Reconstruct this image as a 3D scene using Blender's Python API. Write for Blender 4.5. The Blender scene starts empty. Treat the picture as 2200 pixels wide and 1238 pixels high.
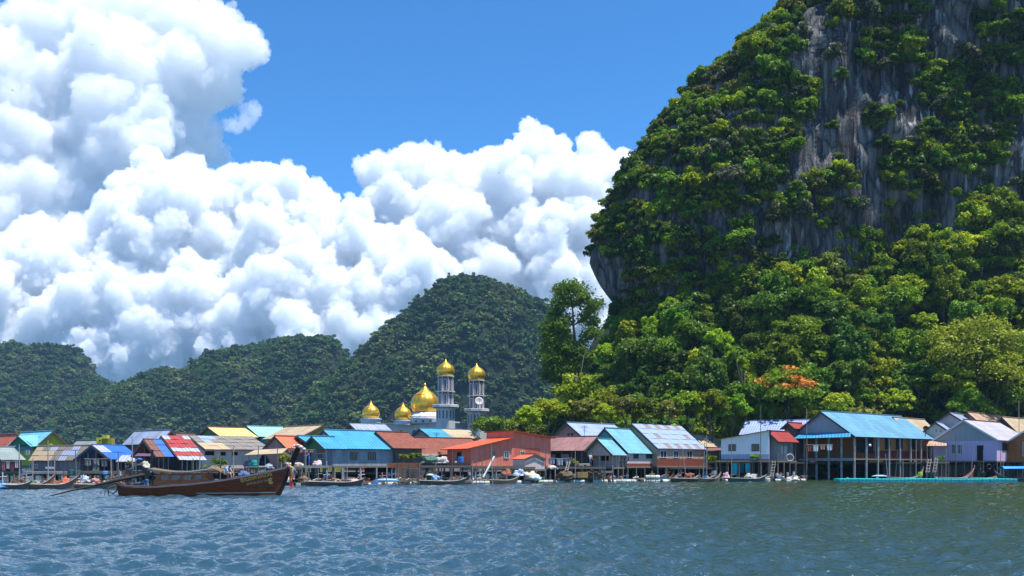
import bpy, math, random
import numpy as np
from mathutils import Vector, Matrix, noise as mnoise
sc = bpy.context.scene
COL = sc.collection
R = math.radians
# ---------------------------------------------------------------- camera: level, on a boat 2.2 m above the bay
CH = 2.2; F = 2000.0; HZ = 1000.0; CX = 1100.0
cam_d = bpy.data.cameras.new('camera'); cam = bpy.data.objects.new('camera', cam_d); COL.objects.link(cam)
cam.location = (0, 0, CH); cam.rotation_euler = (R(90), 0, 0)
cam_d.sensor_width = 36.0; cam_d.lens = 36.0 * F / 2200.0
cam_d.shift_y = (HZ - 619.0) / 2200.0
cam_d.clip_start = 0.5; cam_d.clip_end = 40000.0
sc.camera = cam
def at(px, py, Y):
    return Vector(((px - CX) / F * Y, Y, CH + (HZ - py) / F * Y))
def X(px, Y): return (px - CX) / F * Y
def Zh(py, Y): return CH + (HZ - py) / F * Y
# ---------------------------------------------------------------- light
SUN_EL, SUN_AZ = R(74.0), R(112.0)          # azimuth from +Y (away from the camera), towards +X
sd = Vector((math.sin(SUN_AZ) * math.cos(SUN_EL), math.cos(SUN_AZ) * math.cos(SUN_EL), math.sin(SUN_EL)))
sun_d = bpy.data.lights.new('sun', 'SUN'); sun = bpy.data.objects.new('sun', sun_d); COL.objects.link(sun)
sun_d.energy = 4.4; sun_d.angle = R(0.53); sun_d.color = (1.0, 0.955, 0.88)
sun.rotation_euler = (-sd).to_track_quat('-Z', 'Y').to_euler()
w = bpy.data.worlds.new('World'); sc.world = w; w.use_nodes = True
nt = w.node_tree; nt.nodes.clear()
sky = nt.nodes.new('ShaderNodeTexSky'); sky.sky_type = 'NISHITA'; sky.sun_disc = False
sky.sun_elevation = SUN_EL; sky.sun_rotation = SUN_AZ
sky.air_density = 1.0; sky.dust_density = 0.0; sky.ozone_density = 6.0; sky.altitude = 2600
hs = nt.nodes.new('ShaderNodeHueSaturation'); hs.inputs['Saturation'].default_value = 1.2; hs.inputs['Hue'].default_value = .497; hs.inputs['Value'].default_value = 1.0
bg = nt.nodes.new('ShaderNodeBackground'); bg.inputs['Strength'].default_value = 0.123
wo = nt.nodes.new('ShaderNodeOutputWorld')
nt.links.new(sky.outputs['Color'], hs.inputs['Color']); nt.links.new(hs.outputs['Color'], bg.inputs['Color']); nt.links.new(bg.outputs['Background'], wo.inputs['Surface'])
sc.view_settings.view_transform = 'Standard'; sc.view_settings.look = 'None'
sc.view_settings.exposure = 0.95; sc.view_settings.gamma = 1.0
sc.render.engine = 'CYCLES'
cy = sc.cycles
cy.use_denoising = True
try: cy.denoiser = 'OPENIMAGEDENOISE'
except Exception: pass
cy.max_bounces = 26; cy.diffuse_bounces = 3; cy.glossy_bounces = 3; cy.transmission_bounces = 4; cy.transparent_max_bounces = 8
cy.volume_bounces = 20
cy.caustics_reflective = False; cy.caustics_refractive = False
cy.sample_clamp_indirect = 6.0; cy.sample_clamp_direct = 8.0
# ---------------------------------------------------------------- helpers
def link(o, parent=None):
    COL.objects.link(o)
    if parent is not None: o.parent = parent
    return o
def tag(o, label=None, cat=None, group=None, kind=None):
    if label: o['label'] = label
    if cat: o['category'] = cat
    if group: o['group'] = group
    if kind: o['kind'] = kind
    return o
def empty(name, loc, rz=0.0, label=None, cat=None, group=None):
    o = bpy.data.objects.new(name, None); o.empty_display_size = .2
    o.location = loc; o.rotation_euler = (0, 0, rz); link(o)
    return tag(o, label, cat, group)
class MB:
    """collects shapes, then links them as one mesh object"""
    def __init__(s): s.v = []; s.f = []; s.m = []; s.uv = []
    def face(s, pts, mi=0, uv=None):
        b = len(s.v); s.v += [tuple(p) for p in pts]; s.f.append(tuple(range(b, b + len(pts)))); s.m.append(mi)
        s.uv.append(uv if uv else [(0, 0)] * len(pts)); return s
    def mesh(s, vs, fs, mi=0):
        b = len(s.v); s.v += [tuple(p) for p in vs]
        for f in fs: s.f.append(tuple(i + b for i in f)); s.m.append(mi); s.uv.append([(0, 0)] * len(f))
        return s
    def box(s, c, d, mi=0, rz=0.0, M=None):
        x, y, z = d[0] / 2, d[1] / 2, d[2] / 2
        vs = [Vector((a * x, b * y, e * z)) for a in (-1, 1) for b in (-1, 1) for e in (-1, 1)]
        m = M or Matrix.Rotation(rz, 3, 'Z'); c = Vector(c)
        vs = [m @ v + c for v in vs]
        return s.mesh(vs, [(0, 1, 3, 2), (4, 6, 7, 5), (0, 4, 5, 1), (2, 3, 7, 6), (0, 2, 6, 4), (1, 5, 7, 3)], mi)
    def hexa(s, b4, t4, mi=0):
        return s.mesh(list(b4) + list(t4), [(3, 2, 1, 0), (4, 5, 6, 7), (0, 1, 5, 4), (1, 2, 6, 5), (2, 3, 7, 6), (3, 0, 4, 7)], mi)
    def tube(s, pts, rad, n=6, mi=0, cap=True):
        pts = [Vector(p) for p in pts]; rs = rad if isinstance(rad, (list, tuple)) else [rad] * len(pts)
        vs = []; fs = []; up = None
        for i, p in enumerate(pts):
            d = (pts[min(i + 1, len(pts) - 1)] - pts[max(i - 1, 0)]).normalized()
            if up is None: up = Vector((0, 0, 1)) if abs(d.z) < .9 else Vector((1, 0, 0))
            a = d.cross(up)
            if a.length < 1e-6: a = d.cross(Vector((0, 1, 0)))
            a.normalize(); b = a.cross(d).normalized(); up = b
            for k in range(n):
                t = 2 * math.pi * k / n
                vs.append(p + (a * math.cos(t) + b * math.sin(t)) * rs[i])
        for i in range(len(pts) - 1):
            for k in range(n):
                fs.append((i * n + k, i * n + (k + 1) % n, (i + 1) * n + (k + 1) % n, (i + 1) * n + k))
        if cap:
            fs.append(tuple(range(n))[::-1]); fs.append(tuple((len(pts) - 1) * n + k for k in range(n)))
        return s.mesh(vs, fs, mi)
    def lathe(s, prof, c=(0, 0, 0), n=24, mi=0, M=None):
        vs = []; fs = []; c = Vector(c); m = M or Matrix.Identity(3)
        for (r, z) in prof:
            for k in range(n):
                t = 2 * math.pi * (k + .5) / n; vs.append(m @ Vector((r * math.cos(t), r * math.sin(t), z)) + c)
        for i in range(len(prof) - 1):
            for k in range(n): fs.append((i * n + k, i * n + (k + 1) % n, (i + 1) * n + (k + 1) % n, (i + 1) * n + k))
        if prof[0][0] > 1e-4: fs.append(tuple(range(n))[::-1])
        if prof[-1][0] > 1e-4: fs.append(tuple((len(prof) - 1) * n + k for k in range(n)))
        return s.mesh(vs, fs, mi)
    def build(s, name, mats, parent=None, smooth=False, loc=None):
        me = bpy.data.meshes.new(name); me.from_pydata(s.v, [], s.f)
        if not isinstance(mats, (list, tuple)): mats = [mats]
        for m in mats: me.materials.append(m)
        me.polygons.foreach_set('material_index', s.m)
        ul = me.uv_layers.new(name='uv'); ul.data.foreach_set('uv', [c for u in s.uv for p in u for c in p])
        if smooth: me.polygons.foreach_set('use_smooth', [True] * len(me.polygons))
        me.update(); o = bpy.data.objects.new(name, me); link(o, parent)
        if loc is not None: o.location = loc
        return o
# ---------------------------------------------------------------- materials
def mat(name):
    m = bpy.data.materials.new(name); m.use_nodes = True
    return m, m.node_tree, m.node_tree.nodes['Principled BSDF']
def N(t, typ, **kw):
    n = t.nodes.new(typ)
    for k, v in kw.items():
        if k in n.inputs.keys(): n.inputs[k].default_value = v
        else: setattr(n, k, v)
    return n
def ramp(t, fac, stops, interp='LINEAR'):
    r = t.nodes.new('ShaderNodeValToRGB'); r.color_ramp.interpolation = interp
    e = r.color_ramp.elements
    while len(e) > 1: e.remove(e[-1])
    e[0].position = stops[0][0]; e[0].color = (*stops[0][1], 1) if len(stops[0][1]) == 3 else stops[0][1]
    for p, c in stops[1:]:
        x = e.new(p); x.color = (*c, 1) if len(c) == 3 else c
    t.links.new(fac, r.inputs['Fac']); return r.outputs['Color']
def mixc(t, fac, a, b, mode='MIX'):
    n = t.nodes.new('ShaderNodeMix'); n.data_type = 'RGBA'; n.blend_type = mode
    for sock, v in ((n.inputs[0], fac), (n.inputs[6], a), (n.inputs[7], b)):
        if hasattr(v, 'links') or hasattr(v, 'is_linked'): t.links.new(v, sock)
        elif isinstance(v, (int, float)): sock.default_value = v
        else: sock.default_value = (*v, 1) if len(v) == 3 else v
    return n.outputs[2]
def mapped(t, coord='Object', scale=(1, 1, 1)):
    tc = t.nodes.new('ShaderNodeTexCoord'); mp = t.nodes.new('ShaderNodeMapping'); mp.inputs['Scale'].default_value = scale
    t.links.new(tc.outputs[coord], mp.inputs['Vector']); return mp.outputs['Vector']
def noise_tex(t, vec, scale, detail=4, rough=.55):
    n = N(t, 'ShaderNodeTexNoise', Scale=scale, Detail=detail, Roughness=rough); t.links.new(vec, n.inputs['Vector']); return n.outputs['Fac']
def bump(t, b, h, strength=.4, dist=.05):
    n = N(t, 'ShaderNodeBump', Strength=strength, Distance=dist); t.links.new(h, n.inputs['Height']); t.links.new(n.outputs['Normal'], b.inputs['Normal'])
_cache = {}
def paint(c, rough=.7, var=.25, spec=.3, metal=0.0, scale=1.2):
    """painted / plain surface with blotchy wear"""
    k = ('p', c, rough, var, spec, metal, scale)
    if k in _cache: return _cache[k]
    m, t, b = mat('paint'); v = mapped(t); n = noise_tex(t, v, scale, 5, .65)
    col = ramp(t, n, [(.3, tuple(x * (1 - var) for x in c)), (.65, tuple(min(1, x * (1 + var * .35)) for x in c))])
    t.links.new(col, b.inputs['Base Color']); b.inputs['Roughness'].default_value = rough; b.inputs['Metallic'].default_value = metal
    b.inputs['Specular IOR Level'].default_value = spec
    _cache[k] = m; return m
def wood(c, var=.5, scale=(1.5, 1.5, 9), rough=.75):
    k = ('w', c, var, scale, rough)
    if k in _cache: return _cache[k]
    m, t, b = mat('wood'); v = mapped(t, 'Object', scale); n = noise_tex(t, v, 1.6, 6, .7)
    col = ramp(t, n, [(.28, tuple(x * (1 - var) for x in c)), (.5, c), (.75, tuple(min(1, x * (1 + var * .6)) for x in c))])
    t.links.new(col, b.inputs['Base Color']); b.inputs['Roughness'].default_value = rough; b.inputs['Specular IOR Level'].default_value = .15; bump(t, b, n, .3, .02)
    _cache[k] = m; return m
def wallmat(c, plank=0.0, stain=.45, vertical=False):
    """house wall: faint planks, rain stains"""
    k = ('wl', c, plank, stain, vertical)
    if k in _cache: return _cache[k]
    m, t, b = mat('wall'); v = mapped(t); n = noise_tex(t, v, .8, 6, .7)
    v2 = mapped(t, 'Object', (2.2, 2.2, .25)); n2 = noise_tex(t, v2, 1.3, 5, .7)
    col = ramp(t, n, [(.25, tuple(x * (1 - stain * .6) for x in c)), (.6, c)])
    dirt = ramp(t, n2, [(.36, (.55, .5, .44)), (.55, (1, 1, 1))]); col = mixc(t, stain, col, mixc(t, 1.0, col, dirt, 'MULTIPLY'))
    if plank > 0:
        wv = N(t, 'ShaderNodeTexWave', Scale=1.0 / plank / 6.2832 * 3.1416, Distortion=0.0); wv.bands_direction = 'X' if vertical else 'Z'; wv.wave_profile = 'SAW'
        t.links.new(mapped(t), wv.inputs['Vector']); ln = ramp(t, wv.outputs['Fac'], [(.0, (.55, .55, .55)), (.1, (1, 1, 1)), (1, (.93, .93, .93))])
        col = mixc(t, 1.0, col, ln, 'MULTIPLY')
    t.links.new(col, b.inputs['Base Color']); b.inputs['Roughness'].default_value = .8; b.inputs['Specular IOR Level'].default_value = .25
    _cache[k] = m; return m
def roofmat(c, c2=None, sheet=(1.0, 2.6), rust=.25, corr=.25, gloss=.45, vary=.18, rustc=(.13, .055, .03)):
    """corrugated sheets: uv u = along the ridge, v = down the slope (metres)"""
    k = ('rf', c, c2, sheet, rust, corr, gloss, vary)
    if k in _cache: return _cache[k]
    m, t, b = mat('roof_sheet'); v = mapped(t, 'UV', (1 / sheet[0], 1 / sheet[1], 1))
    fl = N(t, 'ShaderNodeVectorMath'); fl.operation = 'FLOOR'; t.links.new(v, fl.inputs[0])
    wn = N(t, 'ShaderNodeTexWhiteNoise'); wn.noise_dimensions = '2D'; t.links.new(fl.outputs[0], wn.inputs['Vector'])
    base = ramp(t, wn.outputs['Value'], [(0, tuple(x * (1 - vary) for x in c)), (1, tuple(min(1, x * (1 + vary * .5)) for x in c))])
    if c2: base = mixc(t, ramp(t, wn.outputs['Value'], [(.0, (0, 0, 0)), (c2[3], (0, 0, 0)), (c2[3] + .01, (1, 1, 1))], 'CONSTANT'), base, c2[:3])
    n = noise_tex(t, mapped(t, 'UV', (1.6, .35, 1)), 1.1, 6, .7)
    st = ramp(t, n, [(.5, (0, 0, 0)), (.72, (1, 1, 1))]); rs = N(t, 'ShaderNodeMath', operation='MULTIPLY'); rs.inputs[1].default_value = rust; t.links.new(st, rs.inputs[0])
    col = mixc(t, rs.outputs[0], base, rustc)
    wv = N(t, 'ShaderNodeTexWave', Scale=3.1416 / corr / 10, Distortion=.0); wv.bands_direction = 'X'; t.links.new(mapped(t, 'UV'), wv.inputs['Vector'])
    lap = N(t, 'ShaderNodeTexWave', Scale=3.1416 / sheet[1] / 10 * 2 , Distortion=.0); lap.bands_direction = 'Y'; lap.wave_profile = 'SAW'; t.links.new(mapped(t, 'UV'), lap.inputs['Vector'])
    g = ramp(t, wv.outputs['Fac'], [(0, (.5, .5, .52)), (.45, (1, 1, 1))]); col = mixc(t, .85, col, mixc(t, 1.0, col, g, 'MULTIPLY'))
    g2 = ramp(t, lap.outputs['Fac'], [(0, (.45, .45, .47)), (.10, (1, 1, 1))]); col = mixc(t, .75, col, mixc(t, 1.0, col, g2, 'MULTIPLY'))
    t.links.new(col, b.inputs['Base Color']); b.inputs['Roughness'].default_value = gloss; b.inputs['Specular IOR Level'].default_value = .35
    bump(t, b, wv.outputs['Fac'], .5, .04)
    _cache[k] = m; return m
# ---------------------------------------------------------------- clouds: billowing volumes 5 km away
CLD_D = 5000.0; ABSORB = (.932, .949, .967, 1)
def fbm_disp(co, nr, amps):
    out = co.copy()
    for (sc_, am, seed) in amps:
        d = np.empty(len(co))
        for i, c in enumerate(out):
            v = mnoise.noise((c[0] / sc_ + seed, c[1] / sc_ + seed * .7, c[2] / sc_))
            d[i] = abs(v) * 2 - .35
        out = out + nr * (d * am)[:, None]
    return out
def make_cloud(name, blobs, D, vox, seed, amps, density, name_dy=0):
    rnd = random.Random(seed); pts = []
    def add(c, r, lev):
        pts.append((c, r))
        if lev <= 0: return
        n = (10, 7, 5)[2 - lev] if lev < 3 else 10
        for k in range(n):
            th = rnd.uniform(0, 2 * math.pi); el = math.asin(rnd.uniform(-.25, 1.0))
            d = Vector((math.cos(th) * math.cos(el), math.sin(th) * math.cos(el) * .9 - .12, math.sin(el)))
            rr = r * rnd.uniform(.34, .55)
            add(c + d * (r * rnd.uniform(.72, .92)), rr, lev - 1)
    k = D / F
    for b in blobs:
        if name_dy: b = (b[0], b[1] + name_dy) + tuple(b[2:])
        (x, y, r) = b[:3]; dz = b[3] if len(b) > 3 else 0; lev = b[4] if len(b) > 4 else 2
        add(at(x, y, D + dz * k), r * k * .84, lev)
    import bmesh
    tmpl = {}
    vs, fs, base = [], [], 0
    bm = bmesh.new(); bmesh.ops.create_icosphere(bm, subdivisions=2, radius=1)
    tv = np.array([v.co[:] for v in bm.verts]); tf = np.array([[v.index for v in f.verts] for f in bm.faces]); bm.free()
    for (c, r) in pts:
        vs.append(tv * r + np.array(c)); fs.append(tf + base); base += len(tv)
    vs = np.concatenate(vs); fs = np.concatenate(fs)
    me = bpy.data.meshes.new(name + '_blobs'); me.from_pydata(vs.tolist(), [], fs.tolist())
    def remesh(me, v, it):
        tmp = bpy.data.objects.new('tmp_blobs', me); COL.objects.link(tmp)
        mod = tmp.modifiers.new('remesh', 'REMESH'); mod.mode = 'VOXEL'; mod.voxel_size = v; mod.adaptivity = 0
        if it:
            sm = tmp.modifiers.new('smooth', 'SMOOTH'); sm.factor = .5; sm.iterations = it
        dg = bpy.context.evaluated_depsgraph_get()
        m2 = bpy.data.meshes.new_from_object(tmp.evaluated_get(dg)); bpy.data.objects.remove(tmp)
        n = len(m2.vertices); co = np.empty(n * 3); m2.vertices.foreach_get('co', co)
        nr = np.empty(n * 3); m2.vertices.foreach_get('normal', nr)
        return m2, co.reshape(-1, 3), nr.reshape(-1, 3)
    def setco(m2, co): m2.vertices.foreach_set('co', co.ravel()); m2.update()
    m2, co, nr = remesh(me, vox * k * 1.1, 2)
    setco(m2, fbm_disp(co, nr, [(a * k, b * k, s) for (a, b, s) in amps[:2]]))
    m2, co, nr = remesh(m2, vox * k * .85, 0); n = len(co)
    setco(m2, fbm_disp(co, nr, [(a * k, b * k, s) for (a, b, s) in amps[2:]]))
    m2.polygons.foreach_set('use_smooth', [True] * len(m2.polygons))
    o = bpy.data.objects.new(name, m2); COL.objects.link(o)
    m = bpy.data.materials.new(name); m.use_nodes = True; t = m.node_tree; t.nodes.clear()
    vol = t.nodes.new('ShaderNodeVolumeScatter'); vol.inputs['Color'].default_value = (1, 1, 1, 1)
    vol.inputs['Density'].default_value = density / k; vol.inputs['Anisotropy'].default_value = 0.0
    oo = t.nodes.new('ShaderNodeOutputMaterial'); ab = t.nodes.new('ShaderNodeVolumeAbsorption'); ab.inputs['Color'].default_value = ABSORB; ab.inputs['Density'].default_value = density / k; ad = t.nodes.new('ShaderNodeAddShader'); t.links.new(vol.outputs[0], ad.inputs[0]); t.links.new(ab.outputs[0], ad.inputs[1]); t.links.new(ad.outputs[0], oo.inputs['Volume'])
    m.cycles.homogeneous_volume = True
    m2.materials.clear(); m2.materials.append(m)
    o['kind'] = 'stuff'
    print(name, 'verts', n, 'blobs', len(pts))
    return o
TOWER = [(75,120,112,60),(40,230,130,-30),(180,70,110,30),(300,60,90,40),(380,50,80,20),(430,60,70,0),(475,105,80,20),(508,110,48,0),(530,105,32,0),(440,190,75,10),(470,170,60,30),(350,170,90,-10),(230,170,110,-50),
  (60,370,120,-70),(130,300,90,-50),(240,270,95,-90),(300,320,75,-110),(330,270,60,-80),(60,500,150,-90),(170,420,90,-60),(180,560,150,-60),(410,290,65,40),(445,330,38,20),(380,350,70,20),(90,180,70,-90),(20,330,80,-120),(270,110,60,-60),(390,130,55,-50),(110,60,60,-60),(480,60,45,10),(250,330,60,-130),(100,420,70,-140),(30,440,70,-150)]
BANK = [(320,420,80,60),(420,430,85,80),(585,410,62,50),(520,450,90,60),(640,480,100,40),(700,500,85,20),(280,500,90,-30),(380,490,90,-40),(440,520,60,-40),
  (90,600,110,-60),(160,580,80,-60),(30,640,120,-80),(330,560,90,-70),(560,560,100,-40),(600,540,75,-40),(740,540,90,-30),(830,570,90,-40),(640,620,110,-80),
  (200,680,100,-100),(290,650,80,-110),(400,640,75,-110),(440,680,70,-120),(330,720,110,-130),(500,660,60,-100),(560,690,90,-100),(620,700,70,-120),(720,670,110,-90),
  (850,660,110,-60),(60,740,130,-100),(170,770,100,-120),(480,760,90,-120),(640,790,110,-120),(780,740,90,-100),(300,800,100,-110),(900,620,90,-40),(60,860,130,-20),(250,880,120,-20),(420,870,110,-30),(600,880,120,-20),(780,860,120,-20),(960,840,120,0),(250,620,60,-130),(130,690,60,-140),(380,700,55,-150),(540,620,50,-110),(690,590,55,-90),(790,640,60,-110),(350,440,45,20),(570,480,60,-20),(680,450,45,-10),(180,520,50,0)]
RIGHT = [(785,352,30,40),(850,370,52,60),(830,345,35,40),(900,400,90,60),(880,350,38,50),(960,370,60,60),(1010,400,80,60),(1060,360,45,60),(1075,400,90,40),(1150,300,44,60),(1130,330,50,50),(1185,330,55,60),(1270,325,42,60),
  (1300,365,50,60),(1340,400,60,60),(1230,420,100,40),(860,460,80,40),(960,500,110,20),(1080,510,100,20),(1180,520,100,0),(1290,500,90,20),(930,590,100,0),(1060,620,110,0),(1180,620,110,0),
  (1300,620,110,0),(1100,610,55,-30),(1240,680,100,-20),(1400,480,120,60),(1420,600,120,60),(1000,560,80,0),(1300,740,120,0),(1150,740,120,0),(980,720,120,0),(1380,760,120,0)]
WISP = [(528,262,22,0,2),(505,268,18,0,1),(547,255,14,0,1)]
AMPS = [(64, 20, 3.1), (30, 10, 7.7), (14, 6.5, 1.3), (6.5, 4.4, 4.4), (3.6, 1.8, 9.2)]
make_cloud('clouds', TOWER, CLD_D + 1500, 4.4, 1, AMPS, .03)
make_cloud('clouds', BANK, CLD_D, 4.4, 2, AMPS, .06)
make_cloud('clouds', RIGHT, CLD_D + 800, 4.4, 3, AMPS, .05, 16)
make_cloud('clouds', WISP, CLD_D + 600, 4, 4, [(30, 26, 3.1), (14, 12, 7.7), (8, 5, 1.3), (5, 4, 4.4)], .012)
# ---------------------------------------------------------------- vegetation prototypes
rl = random.Random(11)
def leafmat(name, c, c2, transl=.35, olive=None):
    m = bpy.data.materials.new(name); m.use_nodes = True; t = m.node_tree; t.nodes.clear()
    at_ = N(t, 'ShaderNodeAttribute'); at_.attribute_name = 'tint'
    oi = N(t, 'ShaderNodeObjectInfo')
    col = ramp(t, at_.outputs['Fac'], [(0, c), (1, c2)])
    h = N(t, 'ShaderNodeHueSaturation'); mr = N(t, 'ShaderNodeMapRange'); mr.inputs[3].default_value = .478; mr.inputs[4].default_value = .522
    t.links.new(oi.outputs['Random'], mr.inputs[0]); t.links.new(mr.outputs[0], h.inputs['Hue'])
    mul = N(t, 'ShaderNodeMath', operation='MULTIPLY'); mul.inputs[1].default_value = 7.31; fr = N(t, 'ShaderNodeMath', operation='FRACT')
    t.links.new(oi.outputs['Random'], mul.inputs[0]); t.links.new(mul.outputs[0], fr.inputs[0])
    m2 = N(t, 'ShaderNodeMapRange'); m2.inputs[3].default_value = .6; m2.inputs[4].default_value = 1.35; t.links.new(fr.outputs[0], m2.inputs[0]); t.links.new(m2.outputs[0], h.inputs['Value'])
    t.links.new(col, h.inputs['Color'])
    d = N(t, 'ShaderNodeBsdfDiffuse'); tr = N(t, 'ShaderNodeBsdfTranslucent'); mx = N(t, 'ShaderNodeMixShader'); mx.inputs[0].default_value = transl
    t.links.new(h.outputs[0], d.inputs['Color']); t.links.new(h.outputs[0], tr.inputs['Color'])
    gl = N(t, 'ShaderNodeBsdfGlossy', Roughness=.45); gl.inputs['Color'].default_value = (.8, .85, .8, 1); m3 = N(t, 'ShaderNodeMixShader'); m3.inputs[0].default_value = .012
    t.links.new(d.outputs[0], mx.inputs[1]); t.links.new(tr.outputs[0], mx.inputs[2]); t.links.new(mx.outputs[0], m3.inputs[1]); t.links.new(gl.outputs[0], m3.inputs[2])
    oo = N(t, 'ShaderNodeOutputMaterial'); t.links.new(m3.outputs[0], oo.inputs['Surface'])
    return m
LEAF = {'green': leafmat('leaf_green', (.078, .145, .008), (.21, .33, .018)),
        'dark': leafmat('leaf_dark', (.046, .098, .012), (.125, .22, .022)),
        'olive': leafmat('leaf_olive', (.105, .130, .020), (.23, .245, .04)),
        'bright': leafmat('leaf_bright', (.15, .225, .008), (.36, .45, .016)),
        'orange': leafmat('leaf_orange', (.46, .16, .03), (.68, .30, .06), .2),
        'far': leafmat('leaf_far', (.020, .060, .022), (.085, .16, .040), .3),
        'farlight': leafmat('leaf_far_light', (.05, .095, .030), (.17, .22, .06), .3),
        'grey': leafmat('leaf_grey', (.075, .09, .045), (.15, .16, .08), .2)}
bark = wood((.12, .10, .08), .5)
def crown_mesh(name, mt, rx, rz, nclump, nleaf, leaf, seed, shell=.75, droop=0.0, spread=1.0, cl=(.26, .42), mt2=None, frac2=0.0):
    """leaf-sized faces in clumps through an uneven crown; centre at z = rz"""
    r = np.random.RandomState(seed); V = []; T = []; MI = []
    for i in range(nclump):
        u = r.normal(size=3); u /= np.linalg.norm(u)
        if u[2] < -.55: u[2] *= -.6
        rad = shell + (1 - shell) * r.rand() if r.rand() < .8 else r.rand() * shell
        rad *= r.uniform(.8, 1.12)
        c = np.array([u[0] * rx * rad, u[1] * rx * rad, rz + u[2] * rz * rad])
        cr = rx * r.uniform(*cl)
        n = int(nleaf * (cr / (rx * .34)) ** 2)
        d = r.normal(size=(n, 3)); d /= np.linalg.norm(d, axis=1)[:, None]
        d[:, 2] = np.where(d[:, 2] < -.3, -d[:, 2] * .7, d[:, 2])
        p = c + d * cr * r.uniform(.65, 1.05, size=(n, 1)) * np.array([1, 1, .72])
        if droop: p[:, 2] -= droop * np.abs(r.normal(size=n)) * cr
        nn = d * .7 + r.normal(size=(n, 3)) * .55 + np.array([0, 0, .45]); nn /= np.linalg.norm(nn, axis=1)[:, None]
        a = np.cross(nn, r.normal(size=(n, 3))); a /= np.linalg.norm(a, axis=1)[:, None]; b = np.cross(nn, a)
        s = leaf * r.uniform(.55, 1.25, size=(n, 1)); q = s * r.uniform(.55, .9, size=(n, 1))
        V.append(np.stack([p - a * s, p - b * q * .9 + nn * s * .12, p + a * s, p + b * q - nn * s * .1], 1))
        tc = r.rand() * .55; T.append(np.clip(tc + r.rand(n) * .45, 0, 1))
        MI.append(np.full(n, 1 if (mt2 is not None and r.rand() < frac2 and u[2] > -.2) else 0))
    V = np.concatenate(V); T = np.concatenate(T); MI = np.concatenate(MI); n = len(V)
    me = bpy.data.meshes.new(name); me.vertices.add(n * 4); me.vertices.foreach_set('co', V.ravel())
    me.loops.add(n * 4); me.loops.foreach_set('vertex_index', np.arange(n * 4)); me.polygons.add(n)
    me.polygons.foreach_set('loop_start', np.arange(n) * 4); me.polygons.foreach_set('loop_total', np.full(n, 4))
    me.materials.append(mt)
    if mt2 is not None: me.materials.append(mt2)
    me.polygons.foreach_set('material_index', MI)
    me.update(); me.validate()
    at_ = me.attributes.new('tint', 'FLOAT', 'FACE'); at_.data.foreach_set('value', T)
    return me
def trunk_mesh(name, h, r0, seed, limbs=4, spread=2.0, rz=2.5):
    r = random.Random(seed); b = MB()
    p = [Vector((0, 0, -1.0))]; k = 5
    for i in range(1, k + 1): p.append(Vector((r.uniform(-.12, .12) * i, r.uniform(-.12, .12) * i, h * i / k)))
    b.tube(p, [r0 * (1 - .7 * i / k) for i in range(k + 1)], 7)
    for i in range(limbs):
        a = 2 * math.pi * (i + r.random() * .7) / limbs; s = p[2 + i % 3].copy(); d = Vector((math.cos(a), math.sin(a), 0))
        b.tube([s, s + d * spread * .4 + Vector((0, 0, rz * .35)), s + d * spread * .8 + Vector((0, 0, rz * .8))], [r0 * .45, r0 * .3, r0 * .12], 5)
    me = b.build(name, bark, smooth=True); m = me.data; bpy.data.objects.remove(me); return m
SHAPES = {'round': dict(rx=2.6, rz=2.3, nclump=34, nleaf=95, leaf=.24),
          'spreading': dict(rx=3.4, rz=1.7, nclump=40, nleaf=80, leaf=.25),
          'draped': dict(rx=2.1, rz=3.4, nclump=44, nleaf=85, leaf=.23, droop=.5)}
TONES = ['bright', 'green', 'dark', 'olive']
CROWN = {}
for si, (sn, sp) in enumerate(SHAPES.items()):
    for ti, tn in enumerate(TONES):
        CROWN[(sn, tn)] = crown_mesh('crown', LEAF[tn], seed=100 + si * 10 + ti, **sp)
TRUNK = {'round': trunk_mesh('trunk', 3.2, .2, 1, 4, 1.6, 1.8), 'spreading': trunk_mesh('trunk', 2.8, .22, 2, 5, 2.4, 1.2), 'draped': trunk_mesh('trunk', 5.0, .22, 3, 4, 1.3, 2.4)}
def protos(name, meshes):
    c = bpy.data.collections.new(name)
    for i, me in enumerate(meshes):
        o = bpy.data.objects.new('%s_%02d' % (name, i), me); c.objects.link(o)
    return c
NEARP = protos('near_crowns', [CROWN[(s, t)] for s in SHAPES for t in TONES])          # 12
SHRUBP = protos('shrub_crowns', [crown_mesh('shrub', LEAF[t], 2.2, 1.6, 20, 70, .26, 300 + i, droop=.25) for i, t in enumerate(['green', 'olive', 'grey', 'bright', 'dark', 'olive'])])
FARP = protos('far_crowns', [crown_mesh('far_crown', LEAF['far' if i < 5 else 'farlight'], 4.2, 3.6, 16, 26, .85, 400 + i) for i in range(8)])
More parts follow.
